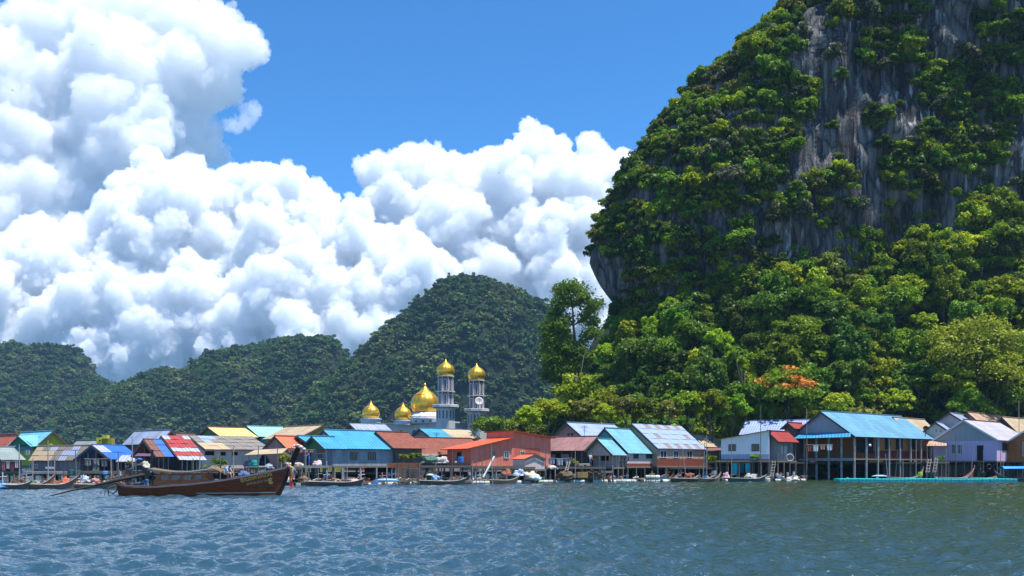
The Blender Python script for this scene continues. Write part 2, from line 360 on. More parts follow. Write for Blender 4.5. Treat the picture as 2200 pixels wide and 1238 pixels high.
def scatter(name, pts, rot, scale, idx, coll, label=None):
    """one object that carries a wood nobody could count"""
    n = len(pts); me = bpy.data.meshes.new(name); me.from_pydata([tuple(p) for p in pts], [], [])
    a = me.attributes.new('rot', 'FLOAT_VECTOR', 'POINT'); a.data.foreach_set('vector', np.asarray(rot, dtype=float).ravel())
    a = me.attributes.new('scl', 'FLOAT_VECTOR', 'POINT'); a.data.foreach_set('vector', np.asarray(scale, dtype=float).ravel())
    a = me.attributes.new('idx', 'INT', 'POINT'); a.data.foreach_set('value', np.asarray(idx, dtype=np.int32))
    o = bpy.data.objects.new(name, me); link(o)
    g = bpy.data.node_groups.new(name, 'GeometryNodeTree'); g.interface.new_socket('Geometry', in_out='INPUT', socket_type='NodeSocketGeometry'); g.interface.new_socket('Geometry', in_out='OUTPUT', socket_type='NodeSocketGeometry')
    gi = g.nodes.new('NodeGroupInput'); go = g.nodes.new('NodeGroupOutput'); ip = g.nodes.new('GeometryNodeInstanceOnPoints'); ci = g.nodes.new('GeometryNodeCollectionInfo')
    ci.inputs['Collection'].default_value = coll; ci.inputs['Separate Children'].default_value = True; ci.inputs['Reset Children'].default_value = True
    ip.inputs['Pick Instance'].default_value = True
    for nm, ty, so in (('rot', 'FLOAT_VECTOR', 'Rotation'), ('scl', 'FLOAT_VECTOR', 'Scale'), ('idx', 'INT', 'Instance Index')):
        na = g.nodes.new('GeometryNodeInputNamedAttribute'); na.data_type = ty; na.inputs['Name'].default_value = nm
        g.links.new([s for s in na.outputs if s.enabled][0], ip.inputs[so])
    g.links.new(gi.outputs[0], ip.inputs['Points']); g.links.new(ci.outputs[0], ip.inputs['Instance']); g.links.new(ip.outputs[0], go.inputs[0])
    mo = o.modifiers.new('scatter', 'NODES'); mo.node_group = g
    return tag(o, label, None, None, 'stuff')
def grid_obj(name, P, mt, kind='structure', smooth=True, label=None):
    nv, nu = P.shape[:2]; idx = np.arange(nv * nu).reshape(nv, nu)
    f = np.stack([idx[:-1, :-1], idx[:-1, 1:], idx[1:, 1:], idx[1:, :-1]], -1).reshape(-1, 4)
    me = bpy.data.meshes.new(name); me.from_pydata(P.reshape(-1, 3).tolist(), [], f.tolist()); me.materials.append(mt)
    if smooth: me.polygons.foreach_set('use_smooth', [True] * len(me.polygons))
    o = bpy.data.objects.new(name, me); link(o); return tag(o, label, None, None, kind)
def topx(p):
    return CX + p[0] / p[1] * F, HZ - (p[2] - CH) / p[1] * F
def interp(pts, x):
    xs, ys = zip(*pts); return float(np.interp(x, xs, ys))
# ---------------------------------------------------------------- rock and soil
def rockmat():
    m, t, b = mat('limestone')
    v = mapped(t, 'Object', (.33, .33, .022)); s1 = noise_tex(t, v, 1.0, 8, .62)
    v2 = mapped(t, 'Object', (1.1, 1.1, .045)); s2 = noise_tex(t, v2, 1.0, 6, .6)
    v3 = mapped(t, 'Object', (.05, .05, .035)); big = noise_tex(t, v3, 1.0, 4, .55)
    base = ramp(t, s1, [(.32, (.022, .022, .026)), (.45, (.070, .070, .078)), (.56, (.16, .158, .16)), (.7, (.25, .235, .22))])
    white = ramp(t, s2, [(.55, (0, 0, 0)), (.61, (1, 1, 1))]); wm = N(t, 'ShaderNodeMath', operation='MULTIPLY'); t.links.new(white, wm.inputs[0]); t.links.new(ramp(t, big, [(.45, (0, 0, 0)), (.6, (.8, .8, .8))]), wm.inputs[1])
    c = mixc(t, wm.outputs[0], base, (.55, .56, .58))
    och = ramp(t, noise_tex(t, mapped(t, 'Object', (.16, .16, .04)), 1.0, 5, .6), [(.58, (0, 0, 0)), (.68, (.7, .7, .7))]); c = mixc(t, och, c, (.17, .115, .085))
    vo = N(t, 'ShaderNodeTexVoronoi', Scale=1.0); vo.feature = 'DISTANCE_TO_EDGE'; wv_ = N(t, 'ShaderNodeTexNoise', Scale=.5, Detail=3); vm = N(t, 'ShaderNodeVectorMath'); vm.operation = 'MULTIPLY_ADD'; vm.inputs[1].default_value = (1.2, 1.2, 1.2)
    mv = mapped(t, 'Object', (.55, .55, .11)); t.links.new(mv, wv_.inputs['Vector']); t.links.new(wv_.outputs['Color'], vm.inputs[0]); t.links.new(mv, vm.inputs[2]); t.links.new(vm.outputs[0], vo.inputs['Vector'])
    ck = ramp(t, vo.outputs['Distance'], [(0, (.16, .15, .15)), (.09, (.75, .75, .75)), (.3, (1.15, 1.15, 1.15))]); c = mixc(t, .85, c, mixc(t, 1.0, c, ck, 'MULTIPLY'))
    t.links.new(c, b.inputs['Base Color']); b.inputs['Roughness'].default_value = .9; b.inputs['Specular IOR Level'].default_value = .2
    ad = N(t, 'ShaderNodeMath', operation='ADD'); t.links.new(s1, ad.inputs[0]); t.links.new(s2, ad.inputs[1]); bump(t, b, ad.outputs[0], 1.0, 1.6)
    return m
ROCK = rockmat()
SOIL = paint((.035, .04, .02), .95, .5, .1, scale=.3)
# the big limestone cliff
SIL = [(1345,690),(1340,662),(1312,650),(1288,610),(1270,565),(1272,535),(1288,500),(1294,470),(1306,440),(1335,400),(1370,345),(1405,292),(1445,252),(1486,217),(1510,172),(1566,142),(1606,102),(1648,62),(1700,20),(1740,-20),(1830,-110),(1930,-200),(2080,-270),(2400,-340)]
YS = 206.0
zx = sorted([(Zh(y, YS), X(x, YS)) for x, y in SIL])
zz = np.array([a for a, _ in zx]); xx = np.array([b for _, b in zx])
def cliff_row(Z):
    if Z < zz[0]: return xx[0] + 1.0 + (zz[0] - Z) * .15
    return float(np.interp(Z, zz, xx))
XR = 215.0
rows = np.concatenate([np.arange(2, 40, 3.0), np.arange(40, 112, .9), np.arange(112, Zh(-340, YS), 3.0)])
nf = 300; P = []
for Z in rows:
    xl = cliff_row(Z); w_ = XR - xl; line = []
    rad = min(24.0, w_ * .6)
    for a in np.linspace(-80, 90, 26)[:-1]:                # round the left nose from the back to the front
        ar = R(a); line.append((xl + rad * (1 - math.cos(ar)), YS - rad * .62 * math.sin(ar)))
    for s in np.linspace(0, 1, nf): line.append((xl + rad + s * (w_ - rad), YS - rad * .62))
    L = []
    for (x, y) in line:
        lean = max(0, Z - 62) * .10 - max(0, 62 - Z) * .05
        y += lean + 5.0 * math.exp(-((x - 100) / 30) ** 2) * (1 if Z < 85 else max(0, 1 - (Z - 85) / 15))
        q = Vector((x, y, Z))
        d = 4.2 * mnoise.noise((x / 22, y / 22, Z / 34)) + 2.2 * mnoise.noise((x / 8, y / 8, Z / 30 + 5)) + .9 * mnoise.noise((x / 2.6, y / 2.6, Z / 26)) + 1.5 * mnoise.noise((x / 5, y / 5, Z / 5 + 9)) + 1.7 * (.35 - abs(mnoise.noise((x / 4.2, y / 4.2, Z / 40 + 2)))) + .8 * (.4 - abs(mnoise.noise((x / 1.7, y / 1.7, Z / 22 + 7))))
        f = 1.0 if y < YS - 4 else .35
        L.append((x + d * .25 * (1 - f), y - d * f, Z + .6 * mnoise.noise((x / 4, Z / 4, 3.3))))
    P.append(L)
P = np.array(P); cliff = grid_obj('cliff', P, ROCK)
# the steep wooded slope below it
BASE = [(1060, -2), (1110, .5), (1180, 3), (1230, 9), (1280, 20), (1345, 33), (1400, 40), (1500, 47), (1600, 51), (1700, 53), (1800, 55), (1900, 57), (2050, 62), (2200, 68), (2500, 74), (2900, 74)]
def slope_h(x, y):
    pxx = CX + x / max(y, 1) * F
    top = interp(BASE, CX + x / 206.0 * F)
    y0 = 160.0 + 9 * max(0, min(1, (pxx - 1840) / 60)) + 6 * mnoise.noise((x / 30, 0, 1.7)); s = (y - y0) / (204 - y0)
    h = top * (max(0, s) ** .85 if s < 1 else 1 + .12 * (s - 1))
    if s <= 0: h = -.2 + max(-3, s * 14)
    return h + (2.8 * mnoise.noise((x / 14, y / 14, 0)) + 1.0 * mnoise.noise((x / 5, y / 5, 4))) * min(1, max(0, s * 4))
xs_ = np.arange(-8, 214, 2.0); ys_ = np.concatenate([np.arange(138, 160, 2.0), np.arange(160, 212, 1.6), np.arange(214, 290, 6.0)])
P = np.array([[(x, y, slope_h(x, y)) for x in xs_] for y in ys_]); slope = grid_obj('hillside', P, SOIL)
# distant hills
HILLS = [('hills', 800, 115, [(640,905),(690,835),(740,792),(770,765),(800,745),(830,708),(860,686),(900,660),(930,632),(960,614),(1000,606),(1050,610),(1100,626),(1140,641),(1175,661),(1200,694),(1230,740),(1260,800),(1300,890),(1330,960)]),
         ('hills', 950, 120, [(120,960),(200,850),(280,826),(330,808),(370,806),(400,812),(430,802),(445,778),(480,762),(520,752),(560,742),(610,735),(660,733),(700,735),(728,748),(746,782),(765,806),(800,850),(850,960)]),
         ('hills', 1100, 130, [(-120,960),(-90,800),(-60,768),(0,749),(50,747),(75,759),(100,749),(140,749),(163,761),(183,782),(194,806),(212,822),(260,832),(320,850),(420,880),(520,960)])]
fp, fr_, fs_, fi_ = [], [], [], []
HM = paint((.018, .028, .014), .95, .4, .1, scale=.08)
for (nm, Y0, dep, sil) in HILLS:
    x0, x1 = sil[0][0], sil[-1][0]
    def hh(x, y, Y0=Y0, dep=dep, sil=sil):
        z = Zh(interp(sil, CX + x / Y0 * F), Y0); s = (y - (Y0 - dep)) / dep
        if s < 0: return -3
        p = math.sin(min(1, s) * math.pi / 2) ** .72 if s <= 1 else max(0, 1 - (s - 1) ** 2)
        rid = 1 + .22 * mnoise.noise((x / 75, Y0, y / 90)) * 3 * max(0, s * (1 - s)) + .34 * max(0, 1 - s) * mnoise.noise((x / 42, y / 60, Y0)) * (1 - abs(s - .5)) * (s < 1)
        return z * p * rid
    gx = np.arange(X(x0, Y0), X(x1, Y0), 4.0); gy = np.arange(Y0 - dep, Y0 + dep, 4.0)
    P = np.array([[(x, y, hh(x, y)) for x in gx] for y in gy]); grid_obj(nm, P, HM)
    x = gx[0]
    while x < gx[-1]:
        y = Y0 - dep
        while y < Y0 + 22:
            xx_, yy_ = x + rl.uniform(-2.4, 2.4), y + rl.uniform(-2.0, 2.0)
            h = hh(xx_, yy_); sl = abs(hh(xx_, yy_ + 1.5) - h) / 1.5
            q = at(0, 0, 1)
            if h > -1:
                for rep in range(1 + int(min(4, sl * .9))):
                    yy2 = yy_ + rl.uniform(-1.5, 1.5); h2 = hh(xx_, yy2)
                    bare = Y0 == 950 and abs(CX + xx_ / yy2 * F - (543 + 6 * math.sin(h2 / 9))) < 9 and 25 < h2 < 125 and rl.random() < .7
                    if bare: continue
                    s = rl.uniform(.45, 1.0) * (1.5 if rl.random() < .12 else 1); gul = mnoise.noise((xx_ / 30, yy2 / 50, h2 / 40)); fp.append((xx_ + rl.uniform(-2, 2), yy2, h2 - 2.6 * s)); fs_.append((s, s, s * rl.uniform(.8, 1.3))); fr_.append((0, 0, rl.uniform(0, 6.28))); fi_.append(rl.randrange(5) if gul + rl.uniform(-.25, .25) < .12 else 5 + rl.randrange(3))
            y += 4.6
        x += 5.2
scatter('forest', fp, fr_, fs_, fi_, FARP, 'dense dark green forest covering the distant hills')
print('far trees', len(fp))
# ---------------------------------------------------------------- shrubs and creepers on the cliff face
BARE = [(1760,150,75,150),(1815,330,75,100),(1880,290,40,60),(1600,430,75,42),(1500,470,40,40),(1900,120,90,60),(2030,60,60,60),(1900,380,45,40),(2150,190,60,60),(1960,270,45,40),(1304,590,40,75),(1560,250,30,60),(1480,380,40,30),(1640,180,30,60),(1840,60,60,60),(1950,210,110,150),(2120,230,110,110)]
CLUMP = [(1690,430,60),(1560,420,60),(1780,440,60),(1480,440,50),(2005,185,50),(1960,110,35),(1850,120,22),(1890,90,25),(1830,20,45),(1900,15,40),(2090,170,55),(2070,240,60),(2010,330,60),(2140,60,45),(2170,110,40),(2140,250,60),(1950,350,70),(2100,310,80),(1890,265,25),(1970,180,25),(1790,390,34),(1700,215,50),(1640,250,70),(1660,110,40),(1640,300,60)]
def dens(x, y):
    xl = interp(sorted((b, a) for a, b in SIL), y); d = x - xl
    p = .62 if d < 320 else .05
    if d < 12: p = .55
    for (a, b, ra, rb) in BARE:
        e = ((x - a) / ra) ** 2 + ((y - b) / rb) ** 2
        if e < 1: p = min(p, (.03 if a > 1660 or y > 520 else .17) + .15 * e)
    for (a, b, r_) in CLUMP:
        e = ((x - a) ** 2 + (y - b) ** 2) / r_ ** 2
        if e < 1: p = max(p, .62)
    return p
cm = cliff.data; cp, cr_, cs_, ci_ = [], [], [], []
for f in cm.polygons:
    c = f.center; n = f.normal
    if n.y > .3 and c.y > YS: n = -n
    if c[1] > YS + 26: continue
    px, py = topx(c)
    if px > 2330 or py < -60: continue
    hb = slope_h(c.x, c.y)
    if c.z < hb - 1: continue
    if rl.random() < f.area * .36 * dens(px, py):
        s = rl.uniform(.42, 1.05) * (1.0 if rl.random() < .8 else 1.4)
        q = c + Vector((0, -.5, 0)) - Vector((0, 0, 1.0 * s))
        cp.append(q); cs_.append((s, s, s * rl.uniform(.8, 1.5))); cr_.append((rl.uniform(0, .5), 0, rl.uniform(0, 6.28)) if False else (0, 0, rl.uniform(0, 6.28)))
        ci_.append(rl.choice([0, 0, 0, 1, 2, 3, 3, 4, 4] if py > 250 else [0, 0, 1, 4, 2, 0, 3]))
scatter('shrubbery', cp, cr_, cs_, ci_, SHRUBP, 'shrubs and creepers clinging to the grey limestone cliff')
print('shrubs', len(cp))
# ---------------------------------------------------------------- low bushes that fill the slope between the trees
up, us, ur, ui = [], [], [], []
y = 157.0
while y < 208:
    x = -6.0
    while x < 208:
        xx_, yy_ = x + rl.uniform(-1, 1), y + rl.uniform(-1, 1); h = slope_h(xx_, yy_)
        if h > .2 and not (CX + xx_ / yy_ * F > 1870 and yy_ < 168):
            s = rl.uniform(.6, 1.2); up.append((xx_, yy_, h - .5)); us.append((s, s, s * rl.uniform(.8, 1.4))); ur.append((0, 0, rl.uniform(0, 6.28))); ui.append(rl.choice([0, 0, 0, 3, 3, 4, 1]))
        x += 2.3
    y += 2.1
scatter('undergrowth', up, ur, us, ui, SHRUBP, 'low leafy bushes filling the slope between the trees')
# ---------------------------------------------------------------- the trees of the slope
ROOFS = [(1110, 'salmon building'), (1240, 'pink shack'), (1350, 'teal roof'), (1465, 'patchwork roof'), (1600, 'white house'), (1760, 'grey gable'), (1900, 'long blue roof'), (2010, 'tan roof'), (2120, 'lilac house'), (2260, 'brown house')]
TN = {'bright': 'lime green', 'green': 'mid green', 'dark': 'dark green', 'olive': 'olive green'}
SN = {'round': 'round-crowned', 'spreading': 'flat-crowned', 'draped': 'creeper-draped'}
cand = []
y = 158.0
while y < 207:
    x = -6.0
    while x < 205:
        xx_, yy_ = x + rl.uniform(-1.8, 1.8), y + rl.uniform(-1.6, 1.6); h = slope_h(xx_, yy_)
        px, py = topx((xx_, yy_, h))
        if h > .3 and 1080 < px < 2330 and not (px > 1870 and yy_ < 169): cand.append((xx_, yy_, h, px, py))
        x += 4.1
    y += 3.5
cand.sort(key=lambda c: c[1] + rl.uniform(0, 3))
rest = [[], [], [], []]; seen = {}; PROTO_T = {}
def tree(x, y, z, s, sz, rz, shape, tone, label, group, crown=None, trunk=None, name='tree'):
    root = empty(name, (x, y, z), rz, label, 'tree', group); root.scale = (s, s, s * sz)
    t_ = bpy.data.objects.new('trunk', trunk or TRUNK[shape]); link(t_, root)
    c_ = bpy.data.objects.new('crown', crown or CROWN[(shape, tone)]); link(c_, root)
    c_.location = (0, 0, {'round': 1.6, 'spreading': 2.0, 'draped': .9}[shape])
    return root
ORD = ['', ', second uphill', ', third uphill', ', fourth uphill', ', fifth uphill', ', sixth uphill', ', seventh uphill', ', eighth uphill', ', ninth uphill', ', tenth uphill', ', eleventh uphill', ', twelfth uphill']
ntree = 0
for (x, y, h, px, py) in cand:
    big = mnoise.noise((x / 26, y / 26, 2.2))
    tone = rl.choice(['green', 'green', 'bright', 'dark', 'bright'] if big < .1 else ['bright', 'green', 'bright', 'olive', 'green', 'green'])
    if px < 1450 and py < 620: tone = rl.choice(['green', 'olive', 'dark'])
    if py > 720 and y > 166: tone = rl.choice(['dark', 'green', 'green', 'dark', 'bright'])
    shape = rl.choice(['round', 'round', 'spreading', 'draped', 'draped'])
    s = rl.uniform(.8, 1.35) * (1.15 if y < 170 else 1.0); sz = rl.uniform(.9, 1.3); rz = rl.uniform(0, 6.28)
    py = topx((x, y, h + 3))[1]
    if ntree < 262 and px < 2215:
        band = 'at the slope foot' if py > 800 else 'low on the slope' if py > 700 else 'halfway up the slope' if py > 560 else 'high on the slope'
        rf = min(ROOFS, key=lambda r: abs(r[0] - px))[1]
        lab = '%s %s tree %s above the %s' % (TN[tone], SN[shape], band, rf)
        k = seen.get(lab, 0); seen[lab] = k + 1
        tree(x, y, h, s, sz, rz, shape, tone, lab + ORD[min(k, 11)], 'trees on the slope under the cliff'); ntree += 1
    else:
        rest[0].append((x, y, h + {'round': 1.0, 'spreading': 1.2, 'draped': .6}[shape] * s)); rest[1].append((0, 0, rz)); rest[2].append((s, s, s * sz)); rest[3].append(list(SHAPES).index(shape) * 4 + TONES.index(tone))
scatter('forest', rest[0], rest[1], rest[2], rest[3], NEARP, 'dense green trees covering the upper slope below the cliff')
print('trees', ntree, 'rest', len(rest[0]))
# ---------------------------------------------------------------- the air: far hills fade a little to blue
hb = MB().box((0, 640, 99), (1900, 1320, 206))
hm = bpy.data.materials.new('haze'); hm.use_nodes = True; ht = hm.node_tree; ht.nodes.clear()
pv = ht.nodes.new('ShaderNodeVolumePrincipled'); pv.inputs['Density'].default_value = .00008; pv.inputs['Color'].default_value = (.38, .66, 1.0, 1)
ho = ht.nodes.new('ShaderNodeOutputMaterial'); ht.links.new(pv.outputs[0], ho.inputs['Volume']); hm.cycles.homogeneous_volume = True
haze = hb.build('haze', hm); tag(haze, None, None, None, 'stuff')
# ---------------------------------------------------------------- the bay: real waves near by, fine ripples in the surface normal
def wave_mat():
    m, t, b = mat('sea_water')
    b.inputs['Base Color'].default_value = (.022, .048, .036, 1); b.inputs['Roughness'].default_value = .04; b.inputs['IOR'].default_value = 2.1; b.inputs['Specular Tint'].default_value = (.50, .74, 1.0, 1)
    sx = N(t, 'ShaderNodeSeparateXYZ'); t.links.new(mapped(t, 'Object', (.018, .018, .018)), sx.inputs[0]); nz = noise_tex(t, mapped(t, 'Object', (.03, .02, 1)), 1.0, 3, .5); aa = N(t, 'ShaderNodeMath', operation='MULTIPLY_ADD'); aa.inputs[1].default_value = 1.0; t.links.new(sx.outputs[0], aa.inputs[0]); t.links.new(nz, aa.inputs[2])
    t.links.new(ramp(t, aa.outputs[0], [(.35, (.026, .060, .074)), (1.0, (.028, .048, .020))]), b.inputs['Base Color'])   # sky and cliff reflection put into the colour: blue left, green right
    v1 = mapped(t, 'Object', (2.2, 3.6, 1)); a = noise_tex(t, v1, 1.5, 4, .6)
    v2 = mapped(t, 'Object', (.6, 1.0, 1)); c = noise_tex(t, v2, 1.0, 4, .5)
    ad = N(t, 'ShaderNodeMath', operation='MULTIPLY_ADD'); ad.inputs[1].default_value = 1.6; t.links.new(c, ad.inputs[0]); t.links.new(a, ad.inputs[2])
    v3 = mapped(t, 'Object', (4.0, 7.5, 1)); e = noise_tex(t, v3, 1.6, 3, .55); a2 = N(t, 'ShaderNodeMath', operation='MULTIPLY_ADD'); a2.inputs[1].default_value = .35; t.links.new(e, a2.inputs[0]); t.links.new(ad.outputs[0], a2.inputs[2])
    bump(t, b, a2.outputs[0], .5, .16)
    return m
def waves():
    rw = np.random.RandomState(5)
    ys = [9.0]
    while ys[-1] < 150: ys.append(ys[-1] * 1.0036 + .003)
    while ys[-1] < 14000: ys.append(ys[-1] * 1.25)
    ys = np.array(ys); u = np.linspace(-.72, .72, 760)
    Y, U = np.meshgrid(ys, u, indexing='ij'); Xg = U * Y
    Xg = np.where(np.abs(U) > .715, np.sign(U) * 14000, Xg)
    Z = np.zeros_like(Y)
    for i in range(90):
        lam = .26 * (2.2 / .26) ** rw.rand(); th = rw.normal(-.5 * math.pi + .25, .75); k = 2 * math.pi / lam
        A = .0076 * lam ** .9 * rw.uniform(.5, 1.2)
        ph = k * (Xg * math.cos(th) + Y * math.sin(th)) + rw.rand() * 6.28
        res = np.clip((lam / (Y * .0046 * 2.2)) - .6, 0, 1)
        s = np.sin(ph); Z += A * res * (s + .35 * s * s * np.sign(s))
    Z *= (np.abs(Y) < 170) * (np.abs(U) < .7)
    V = np.stack([Xg, Y, Z], -1)
    pre = np.stack([V[0] * np.array([1, 0, 1]) + np.array([0, -60, 0])])      # behind the camera too
    pre[..., 2] = 0
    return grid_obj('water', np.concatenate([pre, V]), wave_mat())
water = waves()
seabed = None
# ---------------------------------------------------------------- the stilt village
def S(r, g, b, k=.75):
    f = lambda c: (c / 255 / 12.92) if c < 11 else ((c / 255 + .055) / 1.055) ** 2.4
    return (round(f(r) * k, 4), round(f(g) * k, 4), round(f(b) * k, 4))
GLASS = paint((.018, .022, .028), .15, .3, .5)
DARK = paint((.02, .018, .016), .9, .3, .1)
FRAME_W = paint((.62, .64, .66), .5, .15); FRAME_B = paint((.09, .07, .06), .7, .3)
POST = wood((.17, .15, .13), .5); POST_L = wood((.34, .31, .28), .45); CONC = paint((.34, .34, .34), .85, .35, .2); PLANK = wood((.20, .16, .12), .5, (4, 4, 9))
SHORE = [(0, 1050), (300, 1048), (600, 1045), (900, 1041), (1300, 1036), (1700, 1033), (2200, 1031)]
def shoreY(px): return CH * F / (interp(SHORE, px) - HZ)
class Fr:
    """a house frame: near eave corner at a pixel and distance; a runs along the gable towards that corner, r along the ridge"""
    def __init__(s, Y, sg, th, g1):
        t = R(th); s.s = sg; s.a = Vector((sg * math.cos(t), -math.sin(t), 0)); s.r = Vector((sg * math.sin(t), math.cos(t), 0)); s.G = at(g1[0], g1[1], Y)
    def hit(s, px, py, n, p0):
        d = Vector(((px - CX) / F, 1, (HZ - py) / F)); o = Vector((0, 0, CH)); return o + d * ((p0 - o).dot(n) / d.dot(n))
    def g(s, px, py, off=0.0): return s.hit(px, py, s.r, s.G + s.r * off)
    def sd(s, px, py, off=0.0): return s.hit(px, py, s.a, s.G - s.a * off)
def part(mb, name, mt, root, label=None, smooth=False):
    off = root.matrix_basis.translation; p = root.parent
    while p is not None: off = off + p.matrix_basis.translation; p = p.parent
    mb.v = [(x - off.x, y - off.y, z - off.z) for x, y, z in mb.v]
    o = mb.build(name, mt, root, smooth)
    if label: o['label'] = label
    return o
def slab(mb, p, q, r_, s_, th=.07, mi=0, uv=None):
    """roof sheet p,q (upper edge) r_,s_ (lower edge): thick quad with uv on the top"""
    p, q, r_, s_ = [Vector(v) for v in (p, q, r_, s_)]
    n = (q - p).cross(s_ - p).normalized()
    if n.z < 0: n = -n
    L = (q - p).length; H = (s_ - p).length; b = -n * th
    top = [p, q, r_, s_]
    if (q - p).cross(r_ - p).dot(n) < 0: order = [3, 2, 1, 0]
    else: order = [0, 1, 2, 3]
    uvs = [(0, 0), (L, 0), (L, H), (0, H)]
    mb.face([top[i] for i in order], mi, [uvs[i] for i in order])
    low = [v + b for v in top]; mb.face([low[i] for i in reversed(order)], mi, [uvs[i] for i in reversed(order)])
    for i in range(4):
        j = (i + 1) % 4; mb.face([top[i], top[j], low[j], low[i]], mi)
def opening(root, fr, face, off, px, py, wp, hp, kind='window', frame=FRAME_W, pane=GLASS, sash=2, label=None):
    fn = fr.g if face == 'g' else fr.sd; d = fr.a if face == 'g' else fr.r; n = -fr.r if face == 'g' else fr.a
    P = [fn(px + sx * wp / 2, py, off) for sx in (-1, 1)]; c = (P[0] + P[1]) / 2; k = c.y / F
    W = abs((P[1] - P[0]).dot(d)); H = hp * k; M = Matrix((d, n, Vector((0, 0, 1)))).transposed(); c = fn(px, py, off)
    m = MB(); t = .07
    if kind == 'dark':
        m.box(c + n * .012, (W, .05, H), 0, M=M); return part(m, 'window', pane, root, label)
    for sx in (-1, 1): m.box(c + d * (sx * (W / 2 - t / 2)) + n * .03, (t, .08, H), 0, M=M)
    zs = (1, -1) if kind == 'window' else (1,)
    for sz in zs: m.box(c + Vector((0, 0, sz * (H / 2 - t / 2))) + n * .028, (W - 2 * t, .075, t), 0, M=M)
    if kind == 'window':
        for i in range(1, sash): m.box(c + d * (W * (i / sash - .5)) + n * .026, (t * .8, .07, H - 2 * t), 0, M=M)
    o = part(m, kind, frame, root, label)
    g = MB().box(c + n * .008, (W - t, .03, H - t), 0, M=M); part(g, 'pane' if kind == 'window' else 'door_leaf', pane, o)
    return o
def house(label, Y, sg, th, g1, apex, rend, roof, wall, gable=None, floor=1000, ov=.45, oh=.5, recess=(0, 0), posts=None, wins=(), stilts=0, trim=FRAME_B, cap=None, patches=None, band=None, water=True, stilt_m=POST, cat='house', name='stilt_house', flat=False):
    fr = Fr(Y, sg, th, g1); m = (apex[0] - CX) / F
    if floor < 1000 and not stilts and not posts: floor = HZ + (CH - .5) / Y * F
    t = R(th); q = (fr.G.x - m * fr.G.y) / (m * math.sin(t) + sg * math.cos(t))
    A = fr.G - fr.a * q; A.z = Zh(apex[1], A.y); me_ = (rend - CX) / F
    L = (me_ * A.y - A.x) / (sg * math.sin(t) - me_ * math.cos(t)); L = max(1.5, min(L, 24.0))
    ez = fr.G.z; fz = Zh(floor, Y); rise = A.z - ez; a, r = fr.a, fr.r; up = Vector((0, 0, 1))
    base = Vector((A.x, A.y, fz)) + r * (L / 2)
    root = empty(name, base, 0, label, cat, 'stilt houses of the village')
    G1 = fr.G; G2 = fr.G - a * (2 * q)
    mb = MB(); mats = list(roof) if isinstance(roof, (list, tuple)) else [roof]
    if patches:                                            # roof made of sheets of different colours: grid of material numbers, ridge row first
        nr_, nc_ = len(patches), len(patches[0])
        for i in range(nr_):
            for j in range(nc_):
                f = lambda u, v: A + r * (L * u) + (G1 - A) * v + up * (.02 * ((i + j) % 2) + .03 * (nr_ - i))
                slab(mb, f(j / nc_, i / nr_), f((j + 1) / nc_, i / nr_), f((j + 1) / nc_, (i + 1) / nr_), f(j / nc_, (i + 1) / nr_), .05, patches[i][j])
    else: slab(mb, A, A + r * L, G1 + r * L, G1)
    slab(mb, A + r * L, A, G2, G2 + r * L)
    ro = part(mb, 'roof', mats, root)
    cb = MB(); cb.tube([A - r * .05 + up * .05, A + r * (L + .05) + up * .05], .11, 6); part(cb, 'ridge_cap', cap or mats[0], ro)
    tb = MB()
    for E in (G1, G2):
        d = (E - A); nn = d.cross(r).normalized(); nn = nn if nn.z > 0 else -nn
        p0 = A - r * .04; p1 = E - r * .04
        tb.hexa([p0 - nn * .22, p1 - nn * .22, p1 - nn * .22 - r * .05, p0 - nn * .22 - r * .05], [p0 + nn * .03, p1 + nn * .03, p1 + nn * .03 - r * .05, p0 + nn * .03 - r * .05])
    part(tb, 'barge_board', trim, root)
    # walls inside the overhang
    W2 = q - ov; sl = rise / q; og = oh + recess[0]; os_ = ov + recess[1]
    B = lambda u, v, z: Vector((A.x, A.y, 0)) + a * u + r * v + up * z
    zt = lambda u: ez + (q - abs(u)) * sl - .1
    u1, u2 = q - os_, -(q - ov); v1, v2 = og, L - .3
    wb = MB(); mi_g = 1 if gable is not None else 0
    wm = [wall] + ([gable] if gable is not None else [])
    gz = ez + .02 if gable is not None else None
    if gable is not None:
        wb.face([B(u2, v1, fz), B(u1, v1, fz), B(u1, v1, ez - .05), B(u2, v1, ez - .05)], 0)
        vg = oh
        wb.face([B(-(q - ov), vg, ez - .05), B(q - ov, vg, ez - .05), B(q - ov, vg, zt(q - ov)), B(0, vg, zt(0)), B(-(q - ov), vg, zt(q - ov))], 1)
        if recess[0] > 0: wb.face([B(-(q - ov), vg, ez - .05), B(q - ov, vg, ez - .05), B(q - ov, v1, ez - .05), B(-(q - ov), v1, ez - .05)], 0)
    else:
        wb.face([B(u2, v1, fz), B(u1, v1, fz), B(u1, v1, zt(u1)), B(0, v1, zt(0)), B(u2, v1, zt(u2))], 0)
    wb.face([B(u1, v1, fz), B(u1, v2, fz), B(u1, v2, zt(u1)), B(u1, v1, zt(u1))], 0)
    wb.face([B(u2, v2, fz), B(u2, v1, fz), B(u2, v1, zt(u2)), B(u2, v2, zt(u2))], 0)
    wb.face([B(u1, v2, fz), B(u2, v2, fz), B(u2, v2, zt(u2)), B(0, v2, zt(0)), B(u1, v2, zt(u1))], 0)
    part(wb, 'wall', wm, root)
    if band:                                               # lower wall band in another colour, on both faces seen
        bm_, by = band; bz = Zh(by, Y); x = MB()
        x.hexa([B(u1 + .012, v1, fz), B(u1 + .012, v2, fz), B(u1 - .05, v2, fz), B(u1 - .05, v1, fz)], [B(u1 + .012, v1, bz), B(u1 + .012, v2, bz), B(u1 - .05, v2, bz), B(u1 - .05, v1, bz)])
        part(x, 'wall_panel', bm_, root)
